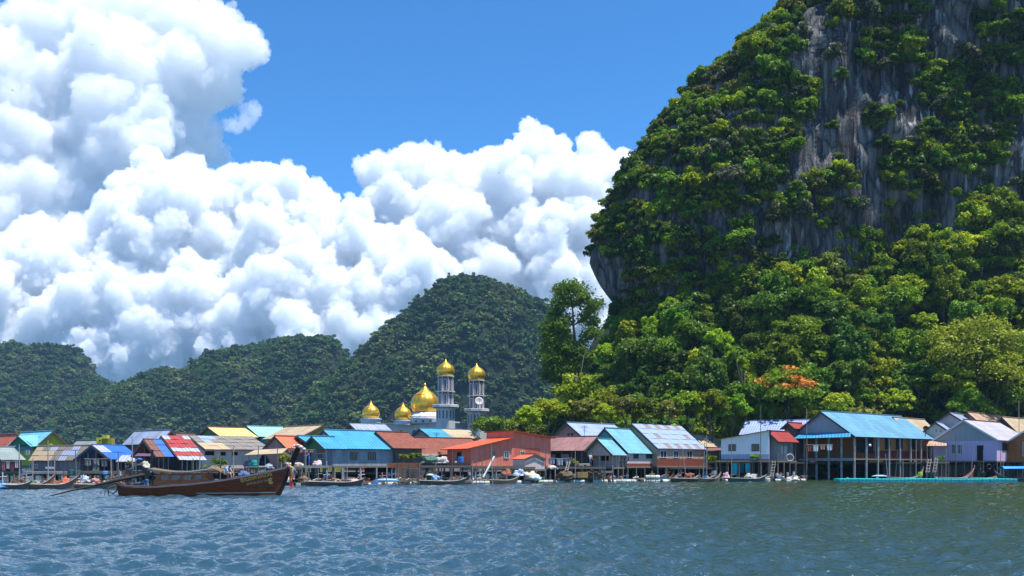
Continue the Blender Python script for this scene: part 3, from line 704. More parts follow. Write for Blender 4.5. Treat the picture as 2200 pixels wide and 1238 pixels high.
    fb = MB(); fb.hexa([B(q - ov + .1, oh - .2, fz - .22), B(q - ov + .1, L - .1, fz - .22), B(-q + ov - .1, L - .1, fz - .22), B(-q + ov - .1, oh - .2, fz - .22)], [B(q - ov + .1, oh - .2, fz - .003), B(q - ov + .1, L - .1, fz - .003), B(-q + ov - .1, L - .1, fz - .003), B(-q + ov - .1, oh - .2, fz - .003)])
    part(fb, 'floor', PLANK, root)
    for wdef in wins:
        face = wdef[0]; off = v1 if face == 'g' else os_
        opening(root, fr, face, off, *wdef[1:5], **(wdef[5] if len(wdef) > 5 else {}))
    if posts:                                              # roof posts along the open sides
        pm, ng, ns, pr = posts
        for i in range(ng):
            u = (q - ov) * (2 * i / max(1, ng - 1) - 1); x = MB().tube([B(u, oh, -1.2), B(u, oh, zt(u) if gable is None else ez - .05)], pr, 6); part(x, 'post', pm, root)
        for i in range(1, ns + 1):
            v = oh + (L - oh - .4) * i / ns; x = MB().tube([B(q - ov, v, -1.2), B(q - ov, v, zt(q - ov))], pr, 6); part(x, 'post', pm, root)
    if stilts:
        rs = random.Random(int(g1[0]))
        def st(u, v):
            x = MB().tube([B(u + rs.uniform(-.05, .05), v, -1.2), B(u, v, fz - .2)], rs.uniform(.09, .14), 6); part(x, 'stilt', stilt_m, root)
        n1 = max(2, round(2 * (q - ov) / 2.3)); n2 = max(2, round(L / 2.3))
        for i in range(n1 + 1): st(-(q - ov) + 2 * (q - ov) * i / n1, oh + .1)
        for i in range(1, n2 + 1): st(q - ov, oh + .1 + (L - oh - .5) * i / n2)
        for i in range(0, n1, 2):
            for j in range(1, n2, 2): st(-(q - ov) + 2 * (q - ov) * i / n1, oh + .1 + (L - oh - .5) * j / n2)
        bb = MB()
        for i in range(0, n1): bb.tube([B(-(q - ov) + 2 * (q - ov) * i / n1, oh + .02, .5), B(-(q - ov) + 2 * (q - ov) * (i + 1) / n1, oh + .02, fz - .35)], .04, 4)
        part(bb, 'brace', stilt_m, root)
    root['W'] = 2 * q; root['L'] = L
    print('%-60s W %.1f L %.1f eave %.1f floor %.1f apex %.1f' % (label[:60], 2 * q, L, ez, fz, A.z))
    return root, fr, B, dict(q=q, L=L, ez=ez, fz=fz, A=A, u1=u1, v1=v1, os=os_, og=og)
# roofs
BLUE = roofmat(S(70, 165, 208), None, (1.1, 1.5), .16, .45, .5, .16); BLUE2 = roofmat(S(112, 172, 205), None, (1.0, 1.8), .22, .45, .5, .2)
TEAL = roofmat(S(125, 190, 206), None, (1.0, 1.6), .2, .45, .5, .16); CYAN = roofmat(S(130, 205, 225), None, (1.0, 2.4), .15, .42, .45, .12)
PCYAN = roofmat(S(165, 232, 240), None, (1.0, 2.4), .05, .42, .45, .06); ROYAL = roofmat(S(50, 115, 215), None, (1.2, 3), .05, .25, .5, .08)
METAL = roofmat(S(165, 180, 205), None, (.9, 2.6), .35, .42, .4, .22); LBLUE = roofmat(S(165, 185, 228), None, (.9, 2.6), .10, .42, .45, .12)
ORANGE = roofmat(S(245, 105, 45), None, (1.0, 3), .06, .45, .5, .08); ORANGE2 = roofmat(S(240, 120, 80), None, (1.0, 3), .10, .45, .5, .10)
RED = roofmat(S(172, 64, 62), None, (1, 3), .2, .45, .5, .14); STRIPE_L = roofmat(S(180, 185, 205), None, (1, 3), .1, .42, .45, .1)
TAN = roofmat(S(200, 178, 145), None, (1.0, 2.2), .22, .2, .7, .16); GREYB = roofmat(S(142, 136, 128), None, (1.1, 1.8), .35, .4, .8, .22); YEL = roofmat(S(246, 220, 130), None, (1, 3), .08, .45, .5, .05)
TILE = roofmat(S(150, 84, 66), None, (.4, .45), .2, .3, .8, .22); RUSTP = roofmat(S(160, 118, 115), None, (.8, 1.8), .65, .4, .8, .25); RUSTT = roofmat(S(195, 160, 132), None, (.8, 2.2), .55, .4, .8, .22)
GREYG = roofmat(S(150, 165, 162), None, (1, 2.6), .25, .2, .7, .16); WHITEG = roofmat(S(198, 196, 205), None, (1, 3), .2, .2, .5, .12); BRN = roofmat(S(128, 88, 78), None, (1, 3), .5, .4, .8, .25)
BRNG = roofmat(S(150, 136, 134), None, (1, 2.6), .5, .4, .8, .2)
# walls
W_GREY = wallmat((.30, .31, .33), .0, .5); W_BLUEC = wallmat((.30, .34, .38), .0, .6); W_BROWN = wallmat((.13, .10, .085), .22, .5); W_PINK = wallmat((.42, .25, .22), .25, .4)
W_LIME = wallmat((.42, .42, .05), .0, .3); W_OLIVE = wallmat((.20, .24, .03), .0, .3); W_GREEN = wallmat((.05, .22, .09), .3, .3); W_TEAL = wallmat((.05, .30, .32), .0, .2)
W_WHITE = wallmat((.78, .80, .82), .0, .15); W_LBLUE = wallmat((.30, .40, .55), .0, .3); W_TAN = wallmat((.48, .33, .24), .3, .3); W_RED = wallmat((.24, .06, .035), .25, .4); W_MAROON = wallmat((.14, .03, .03), .25, .4)
W_ORANGE = wallmat((.42, .16, .055), .3, .35); W_LILAC = wallmat((.66, .47, .70), .3, .2, True); W_MAUVE = wallmat((.38, .20, .26), .3, .3); W_SALM = wallmat((.70, .22, .15), .0, .4); W_SALMD = wallmat((.55, .13, .085), .0, .3)
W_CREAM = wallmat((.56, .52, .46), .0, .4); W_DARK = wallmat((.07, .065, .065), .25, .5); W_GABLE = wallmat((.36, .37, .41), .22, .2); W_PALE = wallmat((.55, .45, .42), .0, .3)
# ---- back rows first (mostly roofs seen over the others)
house('orange roofed house half hidden behind the lime-gabled one', 127, -1, 52, (24, 966), (38, 933), -70, ORANGE2, W_BROWN, floor=1005)
hl = house('pale cyan roofed house with a lime green gable wall', 120, -1, 48, (70, 965), (114, 926), 47, CYAN, W_LIME, floor=1000, oh=.25, wins=[('s', 60, 972, 12, 12)])
house('low grey sheet roof behind the lime-gabled house', 137, -1, 60, (205, 957), (216, 946), 166, GREYG, W_GREY, floor=1000)
house('silvery metal roofed house with a red-brown gable', 130, -1, 55, (340, 954), (368, 924), 290, METAL, W_BROWN, gable=W_RED, floor=1000)
house('faded red-grey roof behind the striped roof', 142, 1, 50, (392, 944), (372, 932), 418, BRN, W_BROWN, floor=995)
house('pale yellow roofed house with a green gable', 141, 1, 50, (473, 938), (446, 918), 527, YEL, W_GREEN, floor=990, cap=RED, oh=.2)
house('pale turquoise roof between the yellow roof and the olive gable', 147, 1, 50, (556, 938), (530, 916), 607, PCYAN, W_TEAL, floor=990)
house('big tan roofed house with an olive green gable', 133, -1, 48, (642, 941), (693, 914), 613, TAN, W_OLIVE, floor=995, oh=.2)
house('grey and white striped metal roof below the mosque', 150, 1, 60, (768, 927), (751, 911), 827, [METAL, STRIPE_L], W_RED, floor=990, patches=[[0, 0, 1, 0, 1, 1, 0, 0, 0, 0]])
house('house under a bright blue and tan roof below the mosque', 146, 1, 50, (927, 941), (901, 921), 1008, [BLUE, TAN], W_GREY, floor=990, patches=[[0, 0, 0, 1, 1, 1, 1]])
house('light blue roofed house with a pink gable', 143, 1, 47, (1252, 939), (1217, 908), 1320, LBLUE, W_PINK, floor=990, oh=.5, wins=[('g', 1222, 934, 4, 7, dict(frame=FRAME_B, pane=W_RED)), ('g', 1229, 934, 4, 7, dict(frame=FRAME_B, pane=W_RED))])
house('sandy roof between the patchwork roof and the white house', 152, 1, 50, (1512, 960), (1488, 934), 1532, TAN, W_BROWN, floor=998)
house('pale blue-white roof behind the white house', 147, -1, 65, (1742, 932), (1752, 902), 1602, LBLUE, W_BROWN, floor=990)
house('small bright red roof behind the big grey gable', 142, 1, 45, (1708, 921), (1692, 908), 1722, RED, W_BROWN, floor=985)
ht_ = house('sandy tan roof with a black dish behind the long blue roof', 150, 1, 48, (1948, 927), (1918, 897), 1986, TAN, W_GREY, floor=985)
house('small white house with two arched gable windows', 149, 1, 35, (2038, 926), (2010, 907), 2024, LBLUE, W_CREAM, floor=985, wins=[('g', 2012, 926, 6, 9, dict(frame=FRAME_W)), ('g', 2021, 926, 6, 9, dict(frame=FRAME_W))])
house('grey gabled house with a pale blue roof behind the lilac house', 153, 1, 40, (2074, 908), (2040, 887), 2098, METAL, W_GABLE, floor=985)
house('rusty tan roof behind the lilac house', 157, 1, 48, (2116, 918), (2078, 886), 2158, RUSTT, W_GREY, floor=985)
house('sandy rusted roof near the right edge behind the lilac house', 153, 1, 48, (2188, 932), (2152, 896), 2216, TAN, W_BROWN, floor=985)
# ---- front row, left to right
house('low grey-green roofed hut with a dark gable at the left edge', 93, 1, 52, (2, 988), (-22, 961), 30, GREYG, W_BROWN, floor=1013, stilts=1, recess=(0, 1.0), posts=(POST, 2, 3, .06))
house('grey shack under a roof of tan and grey sheets', 101, -1, 62, (172, 990), (193, 958), 82, [TAN, GREYB, STRIPE_L, LBLUE], W_GREY, floor=1014, stilts=1,
      patches=[[1, 2, 1, 1, 2, 1, 0], [1, 3, 2, 1, 0, 0, 0], [3, 1, 2, 1, 0, 0, 0]], wins=[('s', 69, 1002, 9, 11), ('s', 78, 1002, 8, 11), ('s', 108, 1001, 8, 22, dict(kind='door', pane=W_LBLUE))])
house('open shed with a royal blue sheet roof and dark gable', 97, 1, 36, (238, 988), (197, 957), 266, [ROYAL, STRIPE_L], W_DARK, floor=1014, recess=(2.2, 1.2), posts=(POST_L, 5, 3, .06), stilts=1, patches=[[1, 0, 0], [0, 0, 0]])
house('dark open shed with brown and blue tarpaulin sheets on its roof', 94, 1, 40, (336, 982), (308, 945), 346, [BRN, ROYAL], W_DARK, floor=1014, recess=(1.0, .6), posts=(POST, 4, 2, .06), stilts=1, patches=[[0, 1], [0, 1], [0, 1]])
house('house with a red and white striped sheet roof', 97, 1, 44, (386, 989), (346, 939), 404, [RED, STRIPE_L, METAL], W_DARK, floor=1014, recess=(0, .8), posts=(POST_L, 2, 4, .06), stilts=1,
      patches=[[1, 0, 0, 1], [0, 0, 0, 0], [0, 0, 0, 0], [1, 1, 1, 1], [0, 0, 0, 0], [1, 1, 1, 1]])
house('wide weathered grey-brown roofed house with shuttered windows', 113, 1, 58, (441, 966), (405, 938), 542, [GREYB, LBLUE, TAN], W_CREAM, floor=1006, stilts=1, wins=[('s', 450, 974, 20, 9, dict(kind='dark', pane=DARK)), ('s', 479, 975, 11, 8, dict(kind='dark', pane=DARK)), ('s', 504, 975, 13, 7, dict(kind='dark', pane=DARK))],
      patches=[[0, 1, 1, 0, 0, 0, 0, 0], [0, 1, 0, 0, 0, 0, 0, 0], [2, 2, 2, 0, 0, 0, 0, 0], [2, 2, 2, 0, 0, 0, 0, 0]])
house('small orange roofed house with a dusky pink gable', 112, 1, 42, (616, 963), (590, 937), 637, ORANGE2, W_PINK, floor=1003, oh=.15, recess=(0, 0), posts=(POST_L, 2, 2, .07), stilts=1)
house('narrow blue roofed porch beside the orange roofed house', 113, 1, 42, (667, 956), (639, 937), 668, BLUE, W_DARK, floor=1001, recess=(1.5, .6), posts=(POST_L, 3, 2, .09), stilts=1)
house('grey concrete house under the long bright blue roof', 109.5, 1, 50, (737, 964), (695, 924), 842, BLUE, W_BLUEC, floor=1001, stilts=1, oh=.2, stilt_m=CONC,
      wins=[('s', 724, 980, 24, 15, dict(kind='dark', pane=DARK)), ('s', 760, 980, 15, 16, dict(frame=FRAME_B, sash=3)), ('s', 799, 980, 16, 16, dict(frame=FRAME_B, sash=3))])
house('blue gabled front porch of the long blue roofed house', 107.6, 1, 50, (697, 964), (670, 938), 718, BLUE, W_BLUEC, gable=W_GREEN, floor=1001, recess=(.8, 0), posts=(CONC, 3, 0, .11), stilts=1, stilt_m=CONC, wins=[('g', 690, 980, 14, 12, dict(sash=4))])
house('brown tiled roof joined to the long blue roof', 113.5, 1, 50, (846, 963), (808, 928), 876, TILE, W_BROWN, floor=999)
house('low house with a wide brown tiled roof', 126, 1, 55, (900, 976), (866, 940), 1012, TILE, W_BROWN, floor=1000)
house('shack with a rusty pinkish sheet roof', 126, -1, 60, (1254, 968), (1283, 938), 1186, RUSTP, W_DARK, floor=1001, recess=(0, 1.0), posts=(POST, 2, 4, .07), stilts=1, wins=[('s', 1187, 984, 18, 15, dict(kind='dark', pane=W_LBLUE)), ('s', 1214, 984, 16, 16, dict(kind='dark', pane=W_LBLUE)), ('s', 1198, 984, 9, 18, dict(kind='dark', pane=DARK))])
house('teal roofed house with a bright teal gable', 128, 1, 42, (1350, 974), (1299, 920), 1359, TEAL, W_PALE, gable=W_TEAL, floor=1002, stilts=1, oh=.15, ov=.3, wins=[('s', 1366, 980, 10, 11, dict(frame=FRAME_B)), ('s', 1394, 979, 13, 13, dict(frame=FRAME_B, sash=3))], band=(W_RED, 996))
house('lower teal porch gable in front of the teal roofed house', 124.5, 1, 42, (1317, 978), (1283, 943), 1314, TEAL, W_PALE, gable=W_PALE, floor=1004, recess=(1.5, .5), posts=(POST_L, 3, 2, .08), stilts=1, wins=[('g', 1300, 984, 16, 13, dict(kind='dark', pane=DARK))])
house('orange-tan house under a patchwork roof of pale blue and rusty sheets', 132, 1, 44, (1414, 964), (1357, 912), 1463, [LBLUE, BRNG], W_TAN, floor=1001, stilts=1, ov=.3, oh=.2,
      patches=[[0, 0, 1, 0, 1, 0, 1, 0, 1, 0], [0, 0, 0, 0, 0, 0, 0, 0, 0, 0], [0, 0, 1, 0, 0, 0, 0, 0, 1, 0], [0, 0, 0, 0, 0, 0, 0, 0, 0, 0], [0, 0, 1, 0, 1, 0, 1, 0, 1, 0]],
      band=(W_RED, 985), wins=[('s', 1425, 976, 14, 15), ('s', 1452, 976, 11, 15), ('s', 1481, 976, 12, 15)])
house('low porch under a coral red roof beside the white house', 134, 1, 44, (1673, 949), (1649, 926), 1694, RED, W_GREY, floor=990, recess=(.6, .4), posts=(POST, 2, 3, .07), stilts=1, wins=[('s', 1684, 967, 13, 16, dict(kind='dark', pane=W_CREAM))])
big, bfr, BB, bi = house('big stilt house under a long pale blue roof with a grey gable', 136, 1, 52, (1838, 938), (1763, 884), 1936, BLUE2, W_ORANGE, gable=W_GABLE, floor=985, recess=(3.4, .4), posts=(CONC, 6, 7, .17), stilt_m=CONC, ov=.5,
      band=(W_MAROON, 967), wins=[('s', 1907, 954, 12, 23, dict(kind='dark', pane=DARK)), ('s', 1932, 954, 14, 24, dict(kind='dark', pane=DARK)), ('s', 1960, 954, 14, 24, dict(kind='dark', pane=DARK)), ('s', 1884, 963, 8, 42, dict(kind='door', frame=FRAME_W, pane=DARK)), ('s', 1852, 958, 20, 30, dict(kind='dark', pane=DARK)), ('s', 1870, 958, 12, 34, dict(kind='dark', pane=DARK))])
house('lilac painted house with a blue lattice window and dark door', 139, 1, 47, (2146, 946), (2070, 902), 2148, WHITEG, W_LILAC, gable=W_GABLE, floor=990, stilts=1, oh=.3, ov=.4, cap=RED, trim=FRAME_W,
      wins=[('g', 2050, 965, 11, 21, dict(frame=FRAME_W, sash=3)), ('g', 2062, 965, 11, 21, dict(frame=FRAME_W, sash=3)), ('g', 2106, 974, 14, 34, dict(kind='door', frame=FRAME_B, pane=DARK)), ('s', 2159, 960, 12, 18, dict(frame=FRAME_B))])
house('orange-brown house cut by the right edge', 137, 1, 45, (2278, 952), (2215, 916), 2270, GREYB, W_ORANGE, floor=990, stilts=1, oh=.3, trim=FRAME_W, wins=[('g', 2200, 965, 6, 30, dict(frame=FRAME_W))])
# skirt roof, dormer and other attachments
def quad_roof(name, root, mt, P, th=.07):
    m = MB(); slab(m, *P, th); return part(m, name, mt, root)
q_ = bi['q']; ez_ = bi['ez']
quad_roof('porch_roof', big, BLUE, [BB(-q_ + .9, .35, ez_ + .75), BB(q_ - .9, .35, ez_ + .75), BB(q_ + .1, -1.5, ez_ - .1), BB(-q_ - .1, -1.5, ez_ - .1)])
rail = MB()
for z in (.35, .7): rail.tube([BB(-q_ + .6, .45, bi['fz'] + z), BB(q_ - .6, .45, bi['fz'] + z)], .035, 4)
part(rail, 'railing', POST, big)
fl_ = MB(); fl_.hexa([BB(-q_ + .3, .1, bi['fz'] - .35), BB(q_ - .3, .1, bi['fz'] - .35), BB(q_ - .3, .35, bi['fz'] - .35), BB(-q_ + .3, .35, bi['fz'] - .35)], [BB(-q_ + .3, .1, bi['fz'] + .06), BB(q_ - .3, .1, bi['fz'] + .06), BB(q_ - .3, .35, bi['fz'] + .06), BB(-q_ + .3, .35, bi['fz'] + .06)])
part(fl_, 'floor_beam', CONC, big)
hr, hfr, HB, hi = hl
dm = MB(); a0 = hfr.sd(70, 957, -.2); c0 = hfr.sd(20, 956, -.2); ap = hfr.sd(43, 937, -.2); bk = -hfr.a * 3.2 + Vector((0, 0, .3))
dm.face([c0, a0, ap], 1); slab(dm, ap + hfr.a * .25, ap + bk, a0 + bk * .2 - Vector((0, 0, .15)), a0 + hfr.a * .25 - Vector((0, 0, .15)), .06, 0); slab(dm, ap + bk, ap + hfr.a * .25, c0 + hfr.a * .25 - Vector((0, 0, .15)), c0 + bk * .2 - Vector((0, 0, .15)), .06, 0)
part(dm, 'dormer', [CYAN, W_GREEN], hr)
# ---- white house with a single-pitch roof
def slope_box(name, label, Y, sg, th, x0, x1, yl, yr, floor, L, wall, roof, wins=(), band=None, over=.5, stilts=True):
    fr = Fr(Y, sg, th, (x1, yr)); p0 = fr.g(x0, yl); p1 = fr.g(x1, yr); fz = Zh(floor, Y); r = fr.r
    root = empty(name, Vector((p0.x, p0.y, fz)), 0, label, 'house', 'stilt houses of the village'); f = lambda p, z: Vector((p.x, p.y, z))
    m = MB(); m.hexa([f(p0, fz), f(p1, fz), f(p1 + r * L, fz), f(p0 + r * L, fz)], [p0, p1, p1 + r * L, p0 + r * L]); part(m, 'wall', wall, root)
    d = (p1 - p0).normalized(); m = MB(); u = Vector((0, 0, .1))
    slab(m, p1 + d * .3 - r * over + u, p1 + d * .3 + r * (L + .3) + u, p0 - d * 1.0 + r * (L + .3) + u, p0 - d * 1.0 - r * over + u, .09); part(m, 'roof', roof, root)
    if band:
        bz = Zh(band[1], Y); m = MB(); n = -r * .015; m.hexa([f(p0, fz) + n, f(p1, fz) + n, f(p1, fz) + r * .05, f(p0, fz) + r * .05], [f(p0, bz) + n, f(p1, bz) + n, f(p1, bz) + r * .05, f(p0, bz) + r * .05]); part(m, 'wall_panel', band[0], root)
    for wdef in wins: opening(root, fr, wdef[0], 0.0, *wdef[1:5], **(wdef[5] if len(wdef) > 5 else {}))
    m = MB(); m.hexa([f(p0, fz - .25) - r * 1.0 - d * .8, f(p1, fz - .25) - r * 1.0, f(p1, fz - .25) + r * L, f(p0, fz - .25) + r * L - d * .8], [f(p0, fz - .05) - r * 1.0 - d * .8, f(p1, fz - .05) - r * 1.0, f(p1, fz - .05) + r * L, f(p0, fz - .05) + r * L - d * .8]); part(m, 'floor', PLANK, root)
    n = max(2, round((p1 - p0).length / 2))
    for i in range(n + 1):
        for v in (-.7, L * .5): q = p0 + (p1 - p0) * (i / n) + r * v; part(MB().tube([f(q, -1.2), f(q, fz - .25)], .1, 6), 'stilt', POST, root)
    return root, fr
slope_box('stilt_house', 'small white house with a pale blue lower band and single-pitch roof', 134, 1, 18, 1549, 1652, 944, 926, 987, 6, W_WHITE, TAN, [('g', 1573, 962, 16, 15, dict(frame=FRAME_B, sash=3)), ('g', 1623, 962, 17, 16, dict(frame=FRAME_B, sash=3)), ('s', 1664, 967, 8, 36, dict(kind='door', frame=FRAME_W, pane=DARK))], (W_LBLUE, 976))
# ---- the salmon building
def salmon():
    Y = 118; fr = Fr(Y, -1, 33, (1012, 962)); fz = Zh(1001, Y); r = fr.r; a = fr.a; n = -r
    root = empty('stilt_house', (fr.G.x, fr.G.y, fz), 0, 'large salmon pink building with a bright orange lean-to roof', 'house', 'stilt houses of the village')
    g = fr.g; f = lambda p, z: Vector((p.x, p.y, z)); L = 6.2; LU = 6.5
    p1 = g(1012, 962); p2 = g(1103, 941); p3 = g(1103, 926); p4 = g(1183, 942); p5 = f(p4, fz); p0 = f(p1, fz)
    m = MB(); m.face([p0, p5, p4, p3, p2, p1]); m.face([p0, p1, p1 + r * L, p0 + r * L]); m.face([p5, p5 + r * L, p4 + r * L, p4]); m.face([p2, p3, p3 + r * LU, p2 + r * LU]); m.face([p0 + r * L, p1 + r * L, p2 + r * L, p3 + r * L, p4 + r * L, p5 + r * L]); part(m, 'wall', W_SALM, root)
    u = Vector((0, 0, .1)); e1 = p1 + a * .9 - Vector((0, 0, .22)); t2 = p2 - a * .0
    m = MB(); slab(m, t2 - r * .5 + u, t2 + r * (L + .4) + u, e1 + r * (L + .4) + u, e1 - r * .5 + u, .1); part(m, 'lean_to_roof', ORANGE, root)
    m = MB(); slab(m, p3 + a * .3 - r * .5 + u, p3 + a * .3 + r * (LU + .4) + u, p4 - a * .5 + r * (LU + .4) + u, p4 - a * .5 - r * .5 + u, .12); part(m, 'roof', ORANGE, root)
    q0 = g(1106, 963); q1 = g(1160, 963); m = MB(); m.hexa([f(q0, fz) + n * .02, f(q1, fz) + n * .02, f(q1, fz) + r * .05, f(q0, fz) + r * .05], [q0 + n * .02, q1 + n * .02, q1 + r * .05, q0 + r * .05]); part(m, 'wall_panel', W_SALMD, root)
    opening(root, fr, 'g', -.02, 1088, 977, 11, 15); opening(root, fr, 'g', -.04, 1122, 977, 11, 16, frame=FRAME_W)
    opening(root, fr, 'g', 0, 1060, 975, 7, 11, kind='dark'); opening(root, fr, 's', 0, 987, 981, 9, 20, kind='door', frame=FRAME_B, pane=DARK)
    m = MB(); b4 = [p0 + n * 1.2 + a * 3.2, p5 + n * 1.2, p5 + r * L, p0 + r * L + a * 3.2]; m.hexa([f(p, fz - .3) for p in b4], [f(p, fz - .01) for p in b4]); part(m, 'floor', PLANK, root)
    for i in range(9):
        q = p0 + n * 1.0 + (p5 - p0) * (i / 8); part(MB().tube([f(q, -1.2), f(q, fz - .3)], .12, 6), 'stilt', CONC, root)
    for i in range(5):
        q = p0 + a * 3.0 + r * (L * i / 4); part(MB().tube([f(q, -1.2), f(q, fz - .3)], .12, 6), 'stilt', CONC, root)
    return root
salmon()
house('tiny hut with an orange roof against the salmon building', 114, -1, 40, (1127, 986), (1150, 976), 1120, ORANGE2, W_PALE, floor=1008, stilts=1, ov=.1, oh=.1)
# yellow block on the skyline
yb = empty('rooftop_block', at(226, 953, 136), 0, 'yellow concrete blocks standing above the roofs at left', 'building')
YW = wallmat((.62, .58, .08), 0, .2); OW = wallmat((.40, .36, .06), 0, .3)
m = MB(); m.box(at(214.5, 947, 136), (.72, .8, .9)); part(m, 'block', YW, yb); m = MB(); m.box(at(227.5, 939, 136), (.75, .8, .5)); part(m, 'block', YW, yb); m = MB(); m.box(at(232, 955, 136.6), (1.5, 1.2, 1.9)); part(m, 'wall', OW, yb)
m = MB(); m.box(at(214.5, 946.5, 135.58), (.22, .05, .22)); part(m, 'window', DARK, yb); m = MB(); m.box(at(226, 972, 136.8), (2.6, 1.6, 2.4)); part(m, 'base_wall', OW, yb)
# awnings and low canopies
def canopy(label, mt, P, posts, gm=POST_L, th=.06):
    P = [at(*p) for p in P]; c = sum(P, Vector()) / 4; root = empty('canopy', (c.x, c.y, 0), 0, label, 'canopy')
    m = MB(); slab(m, *P, th); part(m, 'roof_sheet', mt, root)
    for (x, yt, Y) in posts: t = at(x, yt, Y); part(MB().tube([(t.x, t.y, -1.0), t], .06, 6), 'post', gm, root)
canopy('tan canopy sheet on posts behind the long-tail boat', TAN, [(548, 967, 106), (618, 963, 106), (606, 974, 102), (524, 978, 102)], [(534, 977, 102.2), (570, 976, 102.2), (604, 974, 102.2), (612, 965, 105.8)])
canopy('rusty corrugated canopy beside the lilac house', RUSTT, [(1996, 948, 146), (2034, 948, 146), (2034, 958, 142), (1990, 958, 142)], [(1992, 957, 142.2), (2010, 957, 142.2), (2032, 957, 142.2)])
canopy('small grey canopy beside the royal blue shed', STRIPE_L, [(262, 978, 98), (300, 978, 98), (292, 992, 95), (248, 992, 95)], [(252, 991, 95.2), (270, 991, 95.2), (290, 991, 95.2)])
canopy('maroon canopy under the red-brown wall by the white house', BRN, [(1522, 962, 146), (1550, 962, 146), (1550, 968, 142), (1516, 969, 142)], [(1520, 968, 142.3), (1546, 967, 142.3)])
canopy('low grey sheet over the deck beside the brown tiled roof', GREYB, [(900, 975, 122), (945, 975, 122), (940, 980, 118), (895, 980, 118)], [(900, 979, 118.3), (936, 979, 118.3)])
canopy('faded purple tarpaulin sheet under the brown and blue roof', paint((.12, .05, .10), .8, .4), [(296, 974, 92), (330, 975, 92), (328, 980, 90), (288, 980, 90)], [(292, 979, 90.3), (326, 979, 90.3)])

# ---- boardwalk added behind the front row to shade the space under the houses
def boardwalk():
    m = MB(); xs = [-40, 150, 350, 560, 760, 960, 1160, 1360, 1560, 1760, 1960, 2160, 2320]
    for x0, x1 in zip(xs[:-1], xs[1:]):
        q = []
        for x in (x0, x1):
            Yf = shoreY(min(2200, max(0, x))) + (9.5 if x < 1500 else 7.0); q.append((Vector((X(x, Yf), Yf, 0)), Vector((X(x, Yf) * 1.0 + (2 if x > 1000 else -2), 168.0, 0))))
        z = 1.35 if x0 < 1000 else 1.9 if x0 < 1500 else 2.7; up = Vector((0, 0, z)); lo = Vector((0, 0, z - .25))
        m.hexa([q[0][0] + lo, q[1][0] + lo, q[1][1] + lo, q[0][1] + lo], [q[0][0] + up, q[1][0] + up, q[1][1] + up, q[0][1] + up])
    o = m.build('added_shade_boardwalk', paint((.10, .09, .08), .9, .4, .1)); tag(o, None, None, None, 'structure')
    p = MB(); r = random.Random(9)
    for i in range(150):
        x = r.uniform(-30, 2230); Yf = shoreY(min(2200, max(0, x))) + 9.7 + r.choice([0, 0, 3, 6]); p.tube([(X(x, Yf), Yf, -1.2), (X(x, Yf), Yf, 1.1)], .1, 5)
boardwalk()  # added deck, shades the space under the houses
# ---------------------------------------------------------------- single trees behind the roofs
FLOWER = crown_mesh('crown', LEAF['green'], 3.6, 2.6, 46, 80, .25, 771, mt2=LEAF['orange'], frac2=.6)
def tree_at(px, ytop, Y, wpx, shape, tone, label, crown=None, sz=1.0, z0=.6, group='bright trees behind the roofs'):
    k = Y / F; rx = {'round': 2.6, 'spreading': 3.4, 'draped': 2.1}[shape] if crown is None else 3.6; top = {'round': 6.2, 'spreading': 5.4, 'draped': 7.7}[shape]
    s = wpx * k / 2 / rx; top = top if crown is None else 2.0 + 2 * 2.6 if crown is FLOWER else 1.6 + 2 * 3.4; H = (Zh(ytop, Y) - z0) / s; zc = {'round': 1.6, 'spreading': 2.0, 'draped': .9}[shape]; ex = H - top
    rt = tree(X(px, Y), Y, z0, s, 1.0, rl.uniform(0, 6.28), shape, tone, label, group, crown)
    for c in rt.children:
        if c.name.startswith('crown'): c.location.z = zc + (ex if ex > -1.5 else -1.5); c.scale.z = 1.0 if ex > -1.5 else (H + 1.5) / top
        else: c.scale.z = max(.5, (3 + ex) / 3)
    return rt
HUGE = crown_mesh('crown', leafmat('leaf_lime_olive', (.10, .15, .012), (.25, .31, .025)), 3.6, 3.4, 100, 170, .13, 881)
BT = [(1132, 872, 155, 62, 'round', 'bright', 'lime green bushy tree above the left end of the salmon roof'), (1178, 862, 158, 66, 'spreading', 'bright', 'spreading lime green tree above the right end of the salmon roof'),
      (1232, 800, 161, 80, 'draped', 'bright', 'tall lime green tree below the lone dark tree'), (1262, 858, 156, 60, 'round', 'olive', 'olive round tree behind the pale blue roof with the pink gable'), (1300, 868, 155, 58, 'round', 'bright', 'lime round tree just left of the teal roof peak'),
      (1345, 856, 156, 64, 'spreading', 'olive', 'brownish olive tree above the teal roof'), (1392, 858, 155, 66, 'round', 'green', 'mid green round tree above the left end of the patchwork roof'), (1436, 862, 154, 58, 'round', 'olive', 'olive tree above the middle of the patchwork roof'),
      (1478, 846, 155, 70, 'spreading', 'bright', 'lime spreading tree above the right end of the patchwork roof'), (1526, 838, 155, 76, 'round', 'bright', 'large lime green tree left of the white house'), (1572, 852, 156, 66, 'round', 'green', 'green round tree directly behind the white house'),
      (1600, 800, 160, 76, 'draped', 'green', 'tall green tree left of the orange flowering tree'), (1800, 848, 156, 60, 'spreading', 'bright', 'lime flat tree just above the peak of the big grey gable'), (1880, 850, 171, 56, 'round', 'olive', 'olive round tree above the long blue roof'),
      (1960, 850, 171, 70, 'round', 'dark', 'dark round tree above the tan roof'), (2188, 840, 171, 80, 'round', 'dark', 'dark tree above the rusted roofs at the right edge'), (2052, 786, 169, 90, 'round', 'bright', 'lime round tree tucked under the left side of the huge domed tree'), (2118, 792, 169, 96, 'spreading', 'olive', 'olive spreading tree tucked under the right side of the huge domed tree'), (2085, 836, 166, 80, 'round', 'green', 'green round tree just above the roof ridge of the lilac house'), (1920, 836, 170, 80, 'round', 'bright', 'lime round tree above the right end of the long blue roof')]
